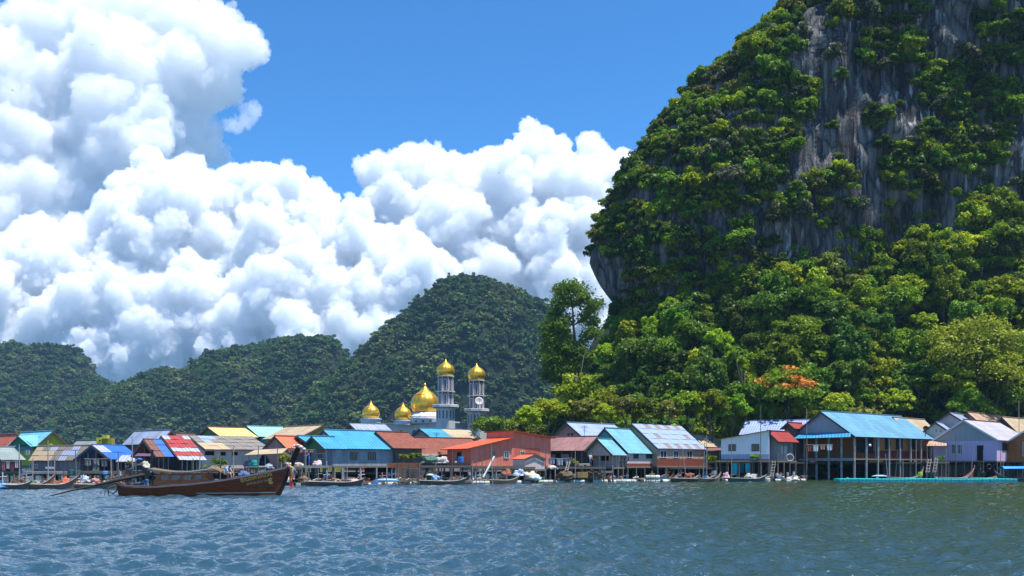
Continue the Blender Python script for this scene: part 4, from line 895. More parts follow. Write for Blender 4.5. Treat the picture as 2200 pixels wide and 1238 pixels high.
for (px, yt, Y, wd, sh, to, lb) in BT: tree_at(px, yt, Y, wd, sh, to, lb)
tree_at(1690, 794, 159, 124, 'spreading', 'green', 'flame tree with orange blossom behind the big blue-roofed house', FLOWER, group='flowering tree')
tree_at(2092, 690, 172, 190, 'round', 'bright', 'huge domed yellow-green tree above the lilac house', HUGE)
tree_at(1053, 898, 152, 84, 'spreading', 'dark', 'dark green spreading tree in front of the right minaret', group='tree by the mosque')
def lone_tree():
    Y = 172.0; base = at(1222, 880, Y); base.z = 3.0; root = empty('tree', base, 0, 'tall gaunt dark tree with open crown standing left of the cliff', 'tree', 'lone tree by the cliff')
    b = MB(); r = random.Random(8); tips = []
    P = lambda px, py, dy=0: at(px, py, Y + dy)
    tr = [Vector((X(1243, Y), Y, 2.0)), P(1246, 850), P(1240, 790), P(1236, 740), P(1232, 700), P(1230, 660), P(1226, 632)]
    b.tube(tr, [.5, .45, .38, .30, .22, .14, .05], 7)
    for (i, ends) in ((2, [(1190, 800), (1262, 770), (1180, 770)]), (3, [(1186, 735), (1270, 715), (1195, 700), (1280, 690)]), (4, [(1192, 672), (1268, 664), (1205, 650), (1282, 650)]), (5, [(1205, 630), (1255, 636), (1222, 616), (1248, 622)])):
        for (ex, ey) in ends:
            dy = r.uniform(-2.5, 2.5); s = tr[i]; e = P(ex, ey, dy); mid = (s + e) / 2 + Vector((0, 0, -.4)); b.tube([s, mid, e], [.16, .10, .04], 5)
            tips += [e, mid * .3 + e * .7, mid]
            for q in range(2):
                e2 = e + Vector((r.uniform(-1.2, 1.2), r.uniform(-1, 1), r.uniform(-.3, 1.0))); b.tube([mid * .4 + e * .6, e2], [.06, .02], 4); tips.append(e2)
    part(b, 'trunk', bark, root, smooth=True)
    V = []; T = []; rs = np.random.RandomState(3)
    low = [P(1195 + rs.uniform(-22, 22), 690 + 130 * rs.rand(), rs.uniform(-2, 2)) for i in range(90)] + [P(1225 + rs.uniform(-25, 25), 740 + 90 * rs.rand(), rs.uniform(-2, 2)) for i in range(40)]
    for e in tips + low:
        n = 130; c = np.array(e) + np.array([0, 0, -.1]); p = c + rs.normal(size=(n, 3)) * np.array([.7, .7, .46]); nn = rs.normal(size=(n, 3)) * .7 + np.array([0, 0, .5]); nn /= np.linalg.norm(nn, axis=1)[:, None]
        a = np.cross(nn, rs.normal(size=(n, 3))); a /= np.linalg.norm(a, axis=1)[:, None]; bb = np.cross(nn, a); s = .27 * rs.uniform(.6, 1.2, size=(n, 1)); V.append(np.stack([p - a * s, p - bb * s * .7, p + a * s, p + bb * s * .7], 1)); T.append(np.clip(rs.rand() * .5 + rs.rand(n) * .4, 0, 1))
    V = np.concatenate(V).reshape(-1, 3) - np.array(base); T = np.concatenate(T); f = np.arange(len(V)).reshape(-1, 4)
    me = bpy.data.meshes.new('crown'); me.from_pydata(V.tolist(), [], f.tolist()); me.materials.append(LEAF['dark']); at_ = me.attributes.new('tint', 'FLOAT', 'FACE'); at_.data.foreach_set('value', T)
    link(bpy.data.objects.new('crown', me), root)
lone_tree()
# ---------------------------------------------------------------- the mosque with golden domes
def gold():
    m, t, b = mat('gold_sheet'); n = noise_tex(t, mapped(t), 3.0, 4, .6)
    t.links.new(ramp(t, n, [(.3, (.62, .34, .035)), (.7, (.86, .52, .07))]), b.inputs['Base Color']); b.inputs['Metallic'].default_value = .75; b.inputs['Roughness'].default_value = .36
    return m
GOLD = gold(); MWALL = wallmat((.54, .54, .55), 0, .25); MTRIM = paint((.58, .58, .60), .6, .15); MRED = paint((.17, .075, .07), .7, .25); MDARK = paint((.12, .13, .16), .5, .3)  # last one: dark blue-grey paint for the mosque panes and louvres
MY = 188.0; mk = MY / F
mos = empty('mosque', at(905, 1000, MY + 6), 0, 'white mosque with three golden onion domes rising behind the roofs', 'mosque')
def onion(px, ybase, ytop, wpx, Y, root, name='dome', fin=True):
    k = Y / F; r = wpx * k / 2; h = (ybase - ytop) * k; c = at(px, ybase, Y)
    P = [(.80, 0), (.84, .05), (.95, .14), (1.0, .26), (.985, .38), (.90, .50), (.72, .61), (.50, .69), (.31, .755), (.18, .82), (.09, .885), (.05, .92)]
    n = 48; m = MB(); vs = []; fs = []
    for (a, z) in P:
        for k_ in range(n): t = 2 * math.pi * k_ / n; g = 1 - .05 * (1 if k_ % 4 == 0 else 0) * (z < .7); vs.append(c + Vector((a * r * g * math.cos(t), a * r * g * math.sin(t), z * h)))
    for i in range(len(P) - 1):
        for k_ in range(n): fs.append((i * n + k_, i * n + (k_ + 1) % n, (i + 1) * n + (k_ + 1) % n, (i + 1) * n + k_))
    m.mesh(vs, fs); o = part(m, name, GOLD, root, smooth=True)
    f = MB(); f.lathe([(.045 * r, .90 * h), (.10 * r, .925 * h), (.11 * r, .95 * h), (.05 * r, .97 * h), (.02 * r, 1.0 * h)], c, 12); part(f, 'finial', GOLD, o, smooth=True)
    b = MB(); b.lathe([(.735 * r, .60 * h), (.75 * r, .605 * h), (.71 * r, .625 * h)], c, 32); part(b, 'ring', GOLD, o)
    return o
def arch_win(root, c, n, wd, hh, name='window'):
    """arched window with a white surround, standing proud of a wall with outward normal n"""
    d = Vector((-n.y, n.x, 0)); m = MB(); K = 10; out = []; inn = []
    pts = [(-1, 0)] + [(-math.cos(math.pi * i / K), math.sin(math.pi * i / K)) for i in range(K + 1)] + [(1, 0)]
    sp = hh - wd / 2
    for (a, b) in pts:
        z0 = b * wd / 2 + (sp if b > 1e-6 or abs(a) == 1 and b >= 0 and (a, b) != pts[0] and (a, b) != pts[-1] else 0); out.append(c + d * (a * wd / 2) + Vector((0, 0, z0)))
        inn.append(c + d * (a * wd * .33) + Vector((0, 0, .06 if z0 == 0 else sp + b * wd * .33)))
    for i in range(len(out) - 1):
        for (A, B_) in ((out, inn),):
            q = [A[i] + n * .07, A[i + 1] + n * .07, B_[i + 1] + n * .07, B_[i] + n * .07]; m.face(q)
            m.face([A[i], A[i + 1], A[i + 1] + n * .07, A[i] + n * .07])
    o = part(m, name, MTRIM, root); g = MB(); g.face([p + n * .02 for p in inn]); part(g, 'pane', MDARK, o); return o
def octo(m, c, r, z0, z1, mi=0, n=8): m.lathe([(r, z0), (r, z1)], c, n, mi)
# prayer hall: cornice corner at x = 968
hb_ = MB(); C1 = at(968, 907, MY); dl = Vector((-math.cos(R(24)), math.sin(R(24)), 0)); dr = Vector((math.sin(R(40)), math.cos(R(40)), 0)); zt_ = C1.z
A_ = Vector((C1.x, C1.y, 0)); B_ = A_ + dl * 21; D_ = A_ + dr * 11; E_ = B_ + dr * 11
hb_.hexa([v + Vector((0, 0, .4)) for v in (A_, D_, E_, B_)], [v + Vector((0, 0, zt_)) for v in (A_, D_, E_, B_)]); part(hb_, 'wall', MWALL, mos)
cb = MB(); e = .35
o4 = [A_ - dl * e - dr * e, D_ - dl * e + dr * e, E_ + dl * e + dr * e, B_ + dl * e - dr * e]
for (z0, z1, ex) in ((zt_ - .62, zt_ - .45, .25), (zt_ - .16, zt_ + .12, .4)):
    o4 = [A_ - dl * ex - dr * ex, D_ - dl * ex + dr * ex, E_ + dl * ex + dr * ex, B_ + dl * ex - dr * ex]
    cb.hexa([v + Vector((0, 0, z0)) for v in o4], [v + Vector((0, 0, z1)) for v in o4])
part(cb, 'cornice', MTRIM, mos)
for i in range(6):
    arch_win(mos, A_ + dl * (2.2 + i * 3.1) + Vector((0, 0, zt_ - 3.6)), -Vector((dl.y, -dl.x, 0)).normalized() if (-Vector((dl.y, -dl.x, 0))).y < 0 else Vector((dl.y, -dl.x, 0)), 1.5, 2.4)
for (px, yb, wd) in ((797, 899, 42), (866, 903, 38)):
    d_ = MB(); c = at(px, yb + 8, MY + 3); d_.lathe([(wd * mk * .52, -.2), (wd * mk * .52, .45), (wd * mk * .56, .5), (wd * mk * .56, .68), (wd * mk * .46, .7), (wd * mk * .46, .8)], c, 24); part(d_, 'drum', MTRIM, mos)
onion(797, 900, 861, 37, MY + 3, mos); onion(866, 902, 865, 36, MY + 3, mos)
c = at(913, 908, MY + 5); d_ = MB(); d_.lathe([(3.9, -.3), (3.9, .55), (4.1, .6), (4.1, .8), (3.45, .85), (3.45, 1.25), (3.3, 1.3), (2.75, 1.9), (2.6, 2.1)], c, 16); dr_o = part(d_, 'drum', MTRIM, mos)
for i in range(16):
    t = 2 * math.pi * i / 16; n_ = Vector((math.cos(t), math.sin(t), 0))
    if n_.y < .2: arch_win(dr_o, c + n_ * 3.84 + Vector((0, 0, -.2)), n_, .75, .7)
onion(913, 888, 823, 60.5, MY + 5, mos)
def minaret(px, ytop, Y, label):
    k = Y / F; z = lambda dy: Zh(ytop + dy, Y); root = empty('minaret', at(px, 1000, Y), 0, label, 'minaret'); c = Vector((X(px, Y), Y, 0)); n8 = 8
    b = MB(); octo(b, c, 1.98, 1.0, z(107)); b_ = part(b, 'base', MWALL, root)
    for i in range(8):
        t = 2 * math.pi * (i + 0) / 8 + math.pi / 8 - math.pi / 8; n_ = Vector((math.cos(t), math.sin(t), 0))
        if n_.y < .3:
            for sx in (-.36, .36):
                d = Vector((-n_.y, n_.x, 0)); q = MB(); q.box(c + n_ * 1.84 + d * sx + Vector((0, 0, (z(111) + z(128)) / 2)), (.05, .30, z(111) - z(128)), 0, M=Matrix((n_, d, Vector((0, 0, 1)))).transposed()); part(q, 'louvre', MDARK, b_)
    bl = MB(); bl.lathe([(1.9, z(107)), (2.55, z(104)), (2.75, z(103.5)), (2.75, z(98.5)), (2.6, z(98)), (1.7, z(97.5))], c, 8); part(bl, 'balcony', MTRIM, root)
    br = MB(); br.lathe([(2.58, z(105)), (2.62, z(105)), (2.62, z(103.6)), (2.58, z(103.6))], c, 8); part(br, 'balcony_band', MRED, root)
    for (za, zb) in ((97.5, 71), (68, 38.5)):
        s = MB(); octo(s, c, 1.52, z(za), z(zb)); so = part(s, 'shaft', MRED, root)
        for i in range(8):
            t = 2 * math.pi * i / 8; n_ = Vector((math.cos(t), math.sin(t), 0)); d = Vector((-n_.y, n_.x, 0))
            if n_.y < .5: arch_win(so, c + n_ * 1.41 + Vector((0, 0, z(za) + .1)), n_, .66, (z(zb) - z(za)) * .82)
            t2 = t + math.pi / 8; p = c + Vector((math.cos(t2), math.sin(t2), 0)) * 1.53
            if math.sin(t2) < .6: part(MB().tube([(p.x, p.y, z(za)), (p.x, p.y, z(zb))], .11, 6), 'column', MTRIM, so)
    for (zc, w_) in ((69.5, 1.98), (36.8, 1.8)):
        l = MB(); l.lathe([(1.5, z(zc + 1.6)), (w_, z(zc + 1.2)), (w_, z(zc - .6)), (1.4, z(zc - 1.2))], c, 8); part(l, 'ledge', MTRIM, root)
    onion(px, ytop + 36, ytop - 1, 38, Y, root)
minaret(957.5, 772, MY - 4, 'tall octagonal minaret with a golden dome beside the biggest golden dome')
minaret(1024, 781, MY + 2, 'right-hand golden-domed minaret with a white satellite dish before it')
def dish(label, px, py, Y, r, mt, aim, pole_h, tripod=False):
    c = at(px, py, Y); root = empty('satellite_dish', c, 0, label, 'satellite dish'); a = Vector(aim).normalized(); u = a.cross(Vector((0, 0, 1))).normalized(); v = u.cross(a)
    M = Matrix((u, v, a)).transposed(); m = MB(); m.lathe([(.02, 0), (r * .4, .04 * r), (r * .75, .15 * r), (r, .3 * r), (r, .33 * r), (r * .75, .18 * r), (r * .02, .03 * r)], c, 20, 0, M); part(m, 'reflector', mt, root, smooth=True)
    f = MB(); f.tube([c - v * r * .9 + a * .2 * r, c + a * r * 1.0], .04, 5); f.lathe([(.1, -.1), (.1, .1)], c + a * r, 8); part(f, 'feed_arm', mt, root)
    p = MB(); p.tube([c - a * .1, c - a * .25 - Vector((0, 0, .3)), (c.x, c.y + .2, c.z - pole_h)], .06, 6); part(p, 'mast', FRAME_B if not tripod else MTRIM, root)
dish('large white satellite dish on a mast in front of the right minaret', 1029, 863, MY - 6, .85, paint((.42, .42, .42), .6, .3), (.15, -.75, .35), 5.5, True)
dish('round black satellite dish on the sandy tan roof', 1989, 921, 143, .42, DARK, (-.3, -1, .5), 1.2)
def antenna(label, px, yt, yb, Y):
    t = at(px, yt, Y); b = at(px, yb, Y); root = empty('tv_antenna', b, 0, label, 'antenna'); m = MB().tube([b - Vector((0, 0, .6)), t], .035, 5); part(m, 'mast', FRAME_B, root)
    m = MB()
    for i in range(5): z = t.z - .1 - .22 * i; m.tube([(t.x - .45 + .04 * i, t.y, z), (t.x + .45 - .04 * i, t.y + .1, z)], .018, 4)
    m.tube([(t.x - .5, t.y - .2, t.z - .2), (t.x + .5, t.y + .2, t.z - .25)], .025, 4); part(m, 'aerial_rods', FRAME_B, root)
antenna('thin television aerial on the pale blue roof with the pink gable', 1256, 914, 941, 139)
antenna('small television aerial before the bright blue roof under the mosque', 938, 929, 944, 140)
antenna('television aerial on the pale grey roof behind the lilac house', 2058, 884, 906, 158)
# ---------------------------------------------------------------- the long-tail boat in front
HULLW = wood((.23, .052, .018), .55, (.8, .8, 7), .45); RAILW = wood((.21, .165, .17), .35, (1, 1, 8), .6); CABW = wood((.42, .13, .05), .45, (1.2, 1.2, 6), .5); DKW = wood((.035, .02, .015), .4); CREAM = paint((.66, .52, .33), .6, .3)
BLK = paint((.012, .012, .014), .4, .3, .4); STEEL = paint((.30, .31, .33), .4, .3, .5, .7)
_b = HULLW.node_tree; _p = _b.nodes['Principled BSDF']; _src = _p.inputs['Base Color'].links[0].from_socket      # plank seams and worn paint on the hull
_w = N(_b, 'ShaderNodeTexWave', Scale=.314 / .2, Distortion=.6); _w.bands_direction = 'Z'; _w.wave_profile = 'SAW'; _b.links.new(mapped(_b), _w.inputs['Vector'])
_c = mixc(_b, 1.0, _src, ramp(_b, _w.outputs['Fac'], [(0, (.35, .33, .33)), (.13, (1, 1, 1)), (1, (.85, .85, .85))]), 'MULTIPLY')
_b.links.new(mixc(_b, ramp(_b, noise_tex(_b, mapped(_b, 'Object', (.5, .5, 2.5)), 1.6, 6, .7), [(.55, (0, 0, 0)), (.72, (.6, .6, .6))]), _c, (.05, .028, .02)), _p.inputs['Base Color'])
def hero():
    Y0 = 67.5; k = Y0 / F; BX = lambda px: X(px, Y0); BZ = lambda py: Zh(py, Y0)
    root = empty('longtail_boat', (BX(430), Y0, 0), 0, 'dark brown wooden long-tail boat with cabin and beribboned upswept prow', 'boat')
    GW = [(254, 1037), (262, 1040), (280, 1043.5), (310, 1045), (345, 1044.5), (380, 1042), (420, 1039), (460, 1034.5), (500, 1028.5), (540, 1021), (575, 1013), (605, 1006.5), (620, 1003)]
    BM = [(254, .42), (262, .55), (290, .80), (330, .95), (400, 1.02), (460, .98), (510, .82), (550, .60), (580, .38), (603, .20), (620, .07)]
    LOW = [(254, .25), (275, .36), (330, .62), (400, .72), (460, .66), (510, .5), (550, .33), (580, .18), (597, .06), (620, .03)]
    gz = lambda x: BZ(interp(GW, x)); keelx = lambda x, t: x + (0 if x < 560 else -(x - 560) / 60 * 22 * (1 - t)) + (6 * (1 - t) if x < 262 else 0)
    xs = list(np.linspace(254, 560, 34)) + list(np.linspace(568, 620, 14)); NT = 9
    def pt(x, t, s):                                     # t: 0 keel .. 1 gunwale; s: side -1 near, +1 far
        z = -.28 + (gz(x) + .28) * t; b = interp(LOW, x) + (interp(BM, x) - interp(LOW, x)) * (t ** 1.25 if t > 0 else 0)
        if t < .12: b *= .55 + 3.7 * t
        return Vector((BX(keelx(x, t)), Y0 + s * b, z))
    def side_y(xw, z):                                   # outer surface of the near side at world x, height z
        lo, hi = 254, 620
        for _ in range(40):
            mx = (lo + hi) / 2; t = (z + .28) / (gz(mx) + .28); xx_ = BX(keelx(mx, max(0, min(1, t))))
            if xx_ < xw: lo = mx
            else: hi = mx
        t = (z + .28) / (gz(mx) + .28); return pt(mx, max(0, min(1, t)), -1).y
    m = MB(); T = [0, .08, .16, .3, .45, .6, .75, .9, 1.0]; n = len(T)
    for s in (-1, 1):
        vs = [pt(x, t, s) for x in xs for t in T]; fs = [(i * n + j, (i + 1) * n + j, (i + 1) * n + j + 1, i * n + j + 1) for i in range(len(xs) - 1) for j in range(n - 1)]; m.mesh(vs, fs)
        vi = [pt(x, t, s) - Vector((0, s * min(.06, interp(BM, x) * .5), 0)) for x in xs for t in (.45, 1.0)]; m.mesh(vi, [(i * 2, i * 2 + 1, i * 2 + 3, i * 2 + 2) for i in range(len(xs) - 1)])
    m.mesh([pt(xs[0], t, s) for t in T for s in (-1, 1)], [(2 * i, 2 * i + 1, 2 * i + 3, 2 * i + 2) for i in range(n - 1)])
    m.mesh([pt(x, 0, s) for x in xs for s in (-1, 1)], [(2 * i, 2 * i + 2, 2 * i + 3, 2 * i + 1) for i in range(len(xs) - 1)])
    hull = part(m, 'hull', HULLW, root, smooth=True)
    m = MB()
    for s in (-1, 1):
        A = [pt(x, 1.0, s) for x in xs]; vs = []; o = .045
        for p in A: vs += [p + Vector((0, s * o, -.10)), p + Vector((0, s * o, .035)), p + Vector((0, -s * .07, .035)), p + Vector((0, -s * .07, -.10))]
        m.mesh(vs, [(4 * i + j, 4 * i + 4 + j, 4 * i + 4 + (j + 1) % 4, 4 * i + (j + 1) % 4) for i in range(len(A) - 1) for j in range(4)] + [(0, 1, 2, 3), (4 * len(A) - 1, 4 * len(A) - 2, 4 * len(A) - 3, 4 * len(A) - 4)])
    part(m, 'gunwale', RAILW, root)
    m = MB()                                              # waterline stripe on the near side, following the hull
    for px0 in np.linspace(430, 592, 40)[:-1]:
        q = []
        for (px, py) in ((px0, 1059.2), (px0 + 4.2, 1059.0), (px0 + 4.2, 1057.2), (px0, 1057.4)):
            xw, z = BX(px), BZ(py + (596 - px) * .006); q.append((xw, side_y(xw, z) - .012, z))
        m.face(q)
    part(m, 'waterline_stripe', paint((.42, .40, .40), .7, .3), hull)
    m = MB(); fl = [pt(x, .42, s) for x in xs for s in (-1, 1)]; m.mesh(fl, [(2 * i, 2 * i + 2, 2 * i + 3, 2 * i + 1) for i in range(len(xs) - 1)]); part(m, 'deck', DKW, root)
    m = MB(); fx = [x for x in xs if x > 466]; fd = [Vector((pt(x, 1, s).x, pt(x, .9, s).y, pt(x, 1, s).z - .09)) for x in fx for s in (-1, 1)]; m.mesh(fd, [(2 * i, 2 * i + 2, 2 * i + 3, 2 * i + 1) for i in range(len(fx) - 1)]); part(m, 'foredeck', RAILW, root)
    m = MB()                                              # stem post: a plank curving up from the waterline
    ST = [(594, 1066, 16), (604, 1048, 13), (612, 1030, 12), (618, 1014, 12), (625, 1000, 12), (632, 984, 12), (638, 970, 12), (643, 958, 11)]
    vs = []
    for (px, py, wd) in ST:
        for dy in (-.06, .06):
            for dx in (-wd / 2, wd / 2): vs.append((BX(px + dx), Y0 + dy, BZ(py)))
    fs = []
    for i in range(len(ST) - 1):
        a, b = 4 * i, 4 * i + 4
        for (p, q) in ((0, 1), (1, 3), (3, 2), (2, 0)): fs.append((a + p, a + q, b + q, b + p))
    fs += [(0, 2, 3, 1), (len(vs) - 4, len(vs) - 3, len(vs) - 1, len(vs) - 2)]
    m.mesh(vs, fs); part(m, 'prow_post', DKW, root)
    rr = random.Random(4); m = MB()                       # cloth on the tip
    for i in range(7):
        m.lathe([(.02, -.1), (.17, -.06), (.20, 0), (.15, .09), (.03, .12)], (BX(635 + i * 2.6), Y0 + rr.uniform(-.05, .05), BZ(958.5 - 2.5 * math.sin(i * .6) + i * .9)), 8, i % 2)
    part(m, 'tip_cloth', [paint((.70, .66, .66), .8, .2), paint((.45, .16, .13), .8, .2)], root, smooth=True)
    m = MB()
    for i in range(14): m.lathe([(.02, -.07), (.09, -.03), (.1, .03), (.03, .08)], (BX(617 + 13 * rr.random()), Y0 + rr.uniform(-.2, .1), BZ(1005 - 9 * rr.random())), 7, i % 3)
    part(m, 'flower_garland', [paint((.72, .60, .38), .8, .2), paint((.70, .40, .30), .8, .2), paint((.55, .62, .45), .8, .2)], root, smooth=True)
    RC = {'yellow': (.72, .46, .05), 'red': (.62, .05, .05), 'cream': (.72, .62, .36), 'purple': (.30, .16, .30)}
    for (px, y0, y1, wpx, c) in ((627, 1004, 1032, 5, 'yellow'), (631, 1004, 1030, 4, 'cream'), (625, 1012, 1050, 3.2, 'red'), (630, 1020, 1046, 3, 'red'), (634, 1006, 1024, 4, 'purple'), (622.5, 1004, 1022, 3, 'red')):
        m = MB(); K = 8
        for sgn in (0,):
            vs = []
            for i in range(K + 1):
                t = i / K; cx = px + 1.2 * math.sin(t * 5 + px); yy = Y0 - .14 - .03 * math.sin(t * 6)
                for dx in (-wpx / 2, wpx / 2):
                    for dd in (0, .015): vs.append((BX(cx + dx), yy + dd + .02 * (dx > 0), BZ(y0 + (y1 - y0) * t)))
            for i in range(K):
                a, b = 4 * i, 4 * i + 4; m.mesh([], [])
                for (p, q) in ((0, 2), (2, 3), (3, 1), (1, 0)): m.f.append((a + p, a + q, b + q, b + p)); m.m.append(0); m.uv.append([(0, 0)] * 4)
            m.v += [tuple(v) for v in vs]
        part(m, 'ribbon', paint(RC[c], .8, .2), root, c + ' ribbon hanging from the prow')
    # lettering wrapped on the hull
    def letters(txt, px0, py0, size, tilt, mt, bold=.0):
        cu = bpy.data.curves.new('t', 'FONT'); cu.body = txt; cu.size = size; cu.offset = bold; cu.resolution_u = 3
        o = bpy.data.objects.new('t', cu); COL.objects.link(o); dg = bpy.context.evaluated_depsgraph_get(); me = bpy.data.meshes.new_from_object(o.evaluated_get(dg)); bpy.data.objects.remove(o)
        b = MB(); c, s_ = math.cos(tilt), math.sin(tilt); vs = []
        for v in me.vertices:
            xw = BX(px0) + v.co.x * c - v.co.y * s_; z = BZ(py0) + v.co.x * s_ + v.co.y * c; vs.append((xw, side_y(xw, z) - .018, z))
        b.mesh(vs, [tuple(p.vertices) for p in me.polygons]); w_ = max(v.co.x for v in me.vertices) - min(v.co.x for v in me.vertices)
        part(b, 'lettering', mt, hull); return w_
    LT = paint((.80, .40, .09), .55, .1)
    letters('ชิณตคาลปวร', 523.5, 1036.5, .42, R(13.5), LT, .010); letters('JINTAKARN THAI', 535, 1042.5, .22, R(11), paint((.62, .36, .16), .6, .2), .004); letters('g', 579.5, 1036.0, .62, R(8), LT, .02)
    # cabin
    m = MB(); yb = Y0 - .72
    cab = [(331, 1043), (334, 1034), (341, 1030), (346, 1018.5), (449, 1015.5), (453, 1031), (462, 1034.5), (462, 1036)]
    def cabp(px, py, y): return Vector((BX(px), y, BZ(py)))
    for y in (yb, Y0 + .72): m.face([cabp(a, b, y) for a, b in cab])
    for i in range(len(cab)):
        a, b = cab[i], cab[(i + 1) % len(cab)]
        if i != 3: m.face([cabp(*a, yb), cabp(*b, yb), cabp(*b, Y0 + .72), cabp(*a, Y0 + .72)])
    cabo = part(m, 'cabin', CABW, root)
    for (x0, x1) in ((354, 373), (377, 397), (401, 421), (425, 443)):
        m = MB(); m.hexa([cabp(x0 - 1, 1033, yb - .03), cabp(x1 - 1.5, 1031.5, yb - .03), cabp(x1 - 1.5, 1031.5, yb - .004), cabp(x0 - 1, 1033, yb - .004)], [cabp(x0, 1020.5, yb - .03), cabp(x1, 1019.5, yb - .03), cabp(x1, 1019.5, yb - .004), cabp(x0, 1020.5, yb - .004)])
        w1 = part(m, 'window', CABW, cabo); g = MB(); g.hexa([cabp(x0 + .5, 1032, yb - .045), cabp(x1 - 3, 1030.7, yb - .045), cabp(x1 - 3, 1030.7, yb - .02), cabp(x0 + .5, 1032, yb - .02)], [cabp(x0 + 1.3, 1021.5, yb - .045), cabp(x1 - 1.5, 1020.5, yb - .045), cabp(x1 - 1.5, 1020.5, yb - .02), cabp(x0 + 1.3, 1021.5, yb - .02)]); part(g, 'pane', paint((.06, .07, .10), .15, .3, .6), w1)
    RL = [(333, 1007.5), (345, 1009.5), (362, 1012), (380, 1013.5), (400, 1014), (420, 1013), (440, 1010.5), (455, 1008.5), (468, 1007.5), (476, 1010), (482, 1014)]
    m = MB(); vs = []
    for (px, py) in RL:
        for (dy, dz) in ((-.92, 0), (-.5, .05), (0, .07), (.5, .05), (.92, 0), (.92, -.05), (0, .02), (-.92, -.05)): vs.append((BX(px), Y0 + dy, BZ(py) + dz))
    m.mesh(vs, [(8 * i + j, 8 * i + (j + 1) % 8, 8 * i + 8 + (j + 1) % 8, 8 * i + 8 + j) for i in range(len(RL) - 1) for j in range(8)] + [tuple(range(8))[::-1], tuple(8 * len(RL) - 8 + j for j in range(8))]); rf = part(m, 'cabin_roof', wood((.17, .095, .045), .4), root)
    for (dz, h_, c) in ((.02, .035, CREAM), (-.07, .03, RAILW)):
        m = MB(); R2 = RL[:9]
        vs = []
        for (px, py) in R2:
            for (a, b) in ((-.95, -h_), (-.95, h_), (-.89, h_), (-.89, -h_)): vs.append((BX(px), Y0 + a, BZ(py) + b + dz))
        m.mesh(vs, [(4 * i + j, 4 * i + 4 + j, 4 * i + 4 + (j + 1) % 4, 4 * i + (j + 1) % 4) for i in range(len(R2) - 1) for j in range(4)] + [(3, 2, 1, 0), (4 * len(R2) - 4, 4 * len(R2) - 3, 4 * len(R2) - 2, 4 * len(R2) - 1)]); part(m, 'roof_edge', c, rf)
    for (px, y0, y1) in ((337, 1009, 1043), (478, 1011, 1030)):
        for y in (-.8, .8): part(MB().tube([(BX(px), Y0 + y, BZ(y1)), (BX(px), Y0 + y, BZ(y0))], .03, 6), 'roof_post', DKW, root)
    # engine and long shaft
    m = MB(); m.box((BX(322), Y0 - .15, BZ(1022)), (.55, .5, .5)); m.box((BX(314), Y0 - .15, BZ(1012)), (.35, .35, .25)); m.tube([(BX(326), Y0 - .15, BZ(1012)), (BX(328), Y0 - .15, BZ(985)), (BX(329), Y0 - .15, BZ(966))], [.10, .11, .09], 8); m.lathe([(.15, 0), (.15, .3)], (BX(308), Y0 - .15, BZ(1030)), 10); m.box((BX(330), Y0 - .1, BZ(1034)), (.35, .6, .75)); en = part(m, 'engine', BLK, root)
    m = MB(); m.tube([(BX(318), Y0 - .2, BZ(1016)), (BX(300), Y0 - .22, BZ(1020)), (BX(335), Y0 - .22, BZ(1004))], .03, 5); part(m, 'tiller', STEEL, en)
    m = MB(); m.tube([(BX(316), Y0 - .35, BZ(1020)), (BX(262), Y0 - .6, BZ(1031)), (BX(235), Y0 - .75, BZ(1037.5)), (BX(205), Y0 - .95, BZ(1045)), (BX(160), Y0 - 1.25, BZ(1056)), (BX(116), Y0 - 1.5, BZ(1068))], [.13, .13, .10, .07, .055, .04], 8); m.tube([(BX(300), Y0 - .3, BZ(1016)), (BX(215), Y0 - .85, BZ(1036))], .03, 5); part(m, 'propeller_shaft', wood((.05, .04, .035), .4), root)
    m = MB()
    for i in range(3):
        m.box((BX(114), Y0 - 1.52, BZ(1069)), (.04, .09, .34), 0, M=Matrix.Rotation(i * 2.09, 3, 'X'))
    part(m, 'propeller', STEEL, root)
    for (pts, c) in (([(262, 1041), (246, 1044), (230, 1052), (228, 1064)], RAILW), ([(258, 1050), (248, 1060), (238, 1058), (234, 1048)], DKW), ([(236, 1052), (237, 1066)], DKW), ([(256, 1046), (254, 1056), (244, 1063)], DKW)):
        part(MB().tube([(BX(a), Y0 - .3, BZ(b)) for a, b in pts], .035, 5), 'mooring_rope', c, root)
    m = MB()
    for i in range(16): m.box((BX(272 + i * 2.6), Y0 + rr.uniform(-.3, .3), BZ(1041 - 3 * rr.random())), (.16, .2, .12), i % 3, rz=rr.random() * 3)
    part(m, 'engine_tools', [STEEL, RAILW, BLK], root)
    return Y0, BX, BZ
HY, BX, BZ = hero()
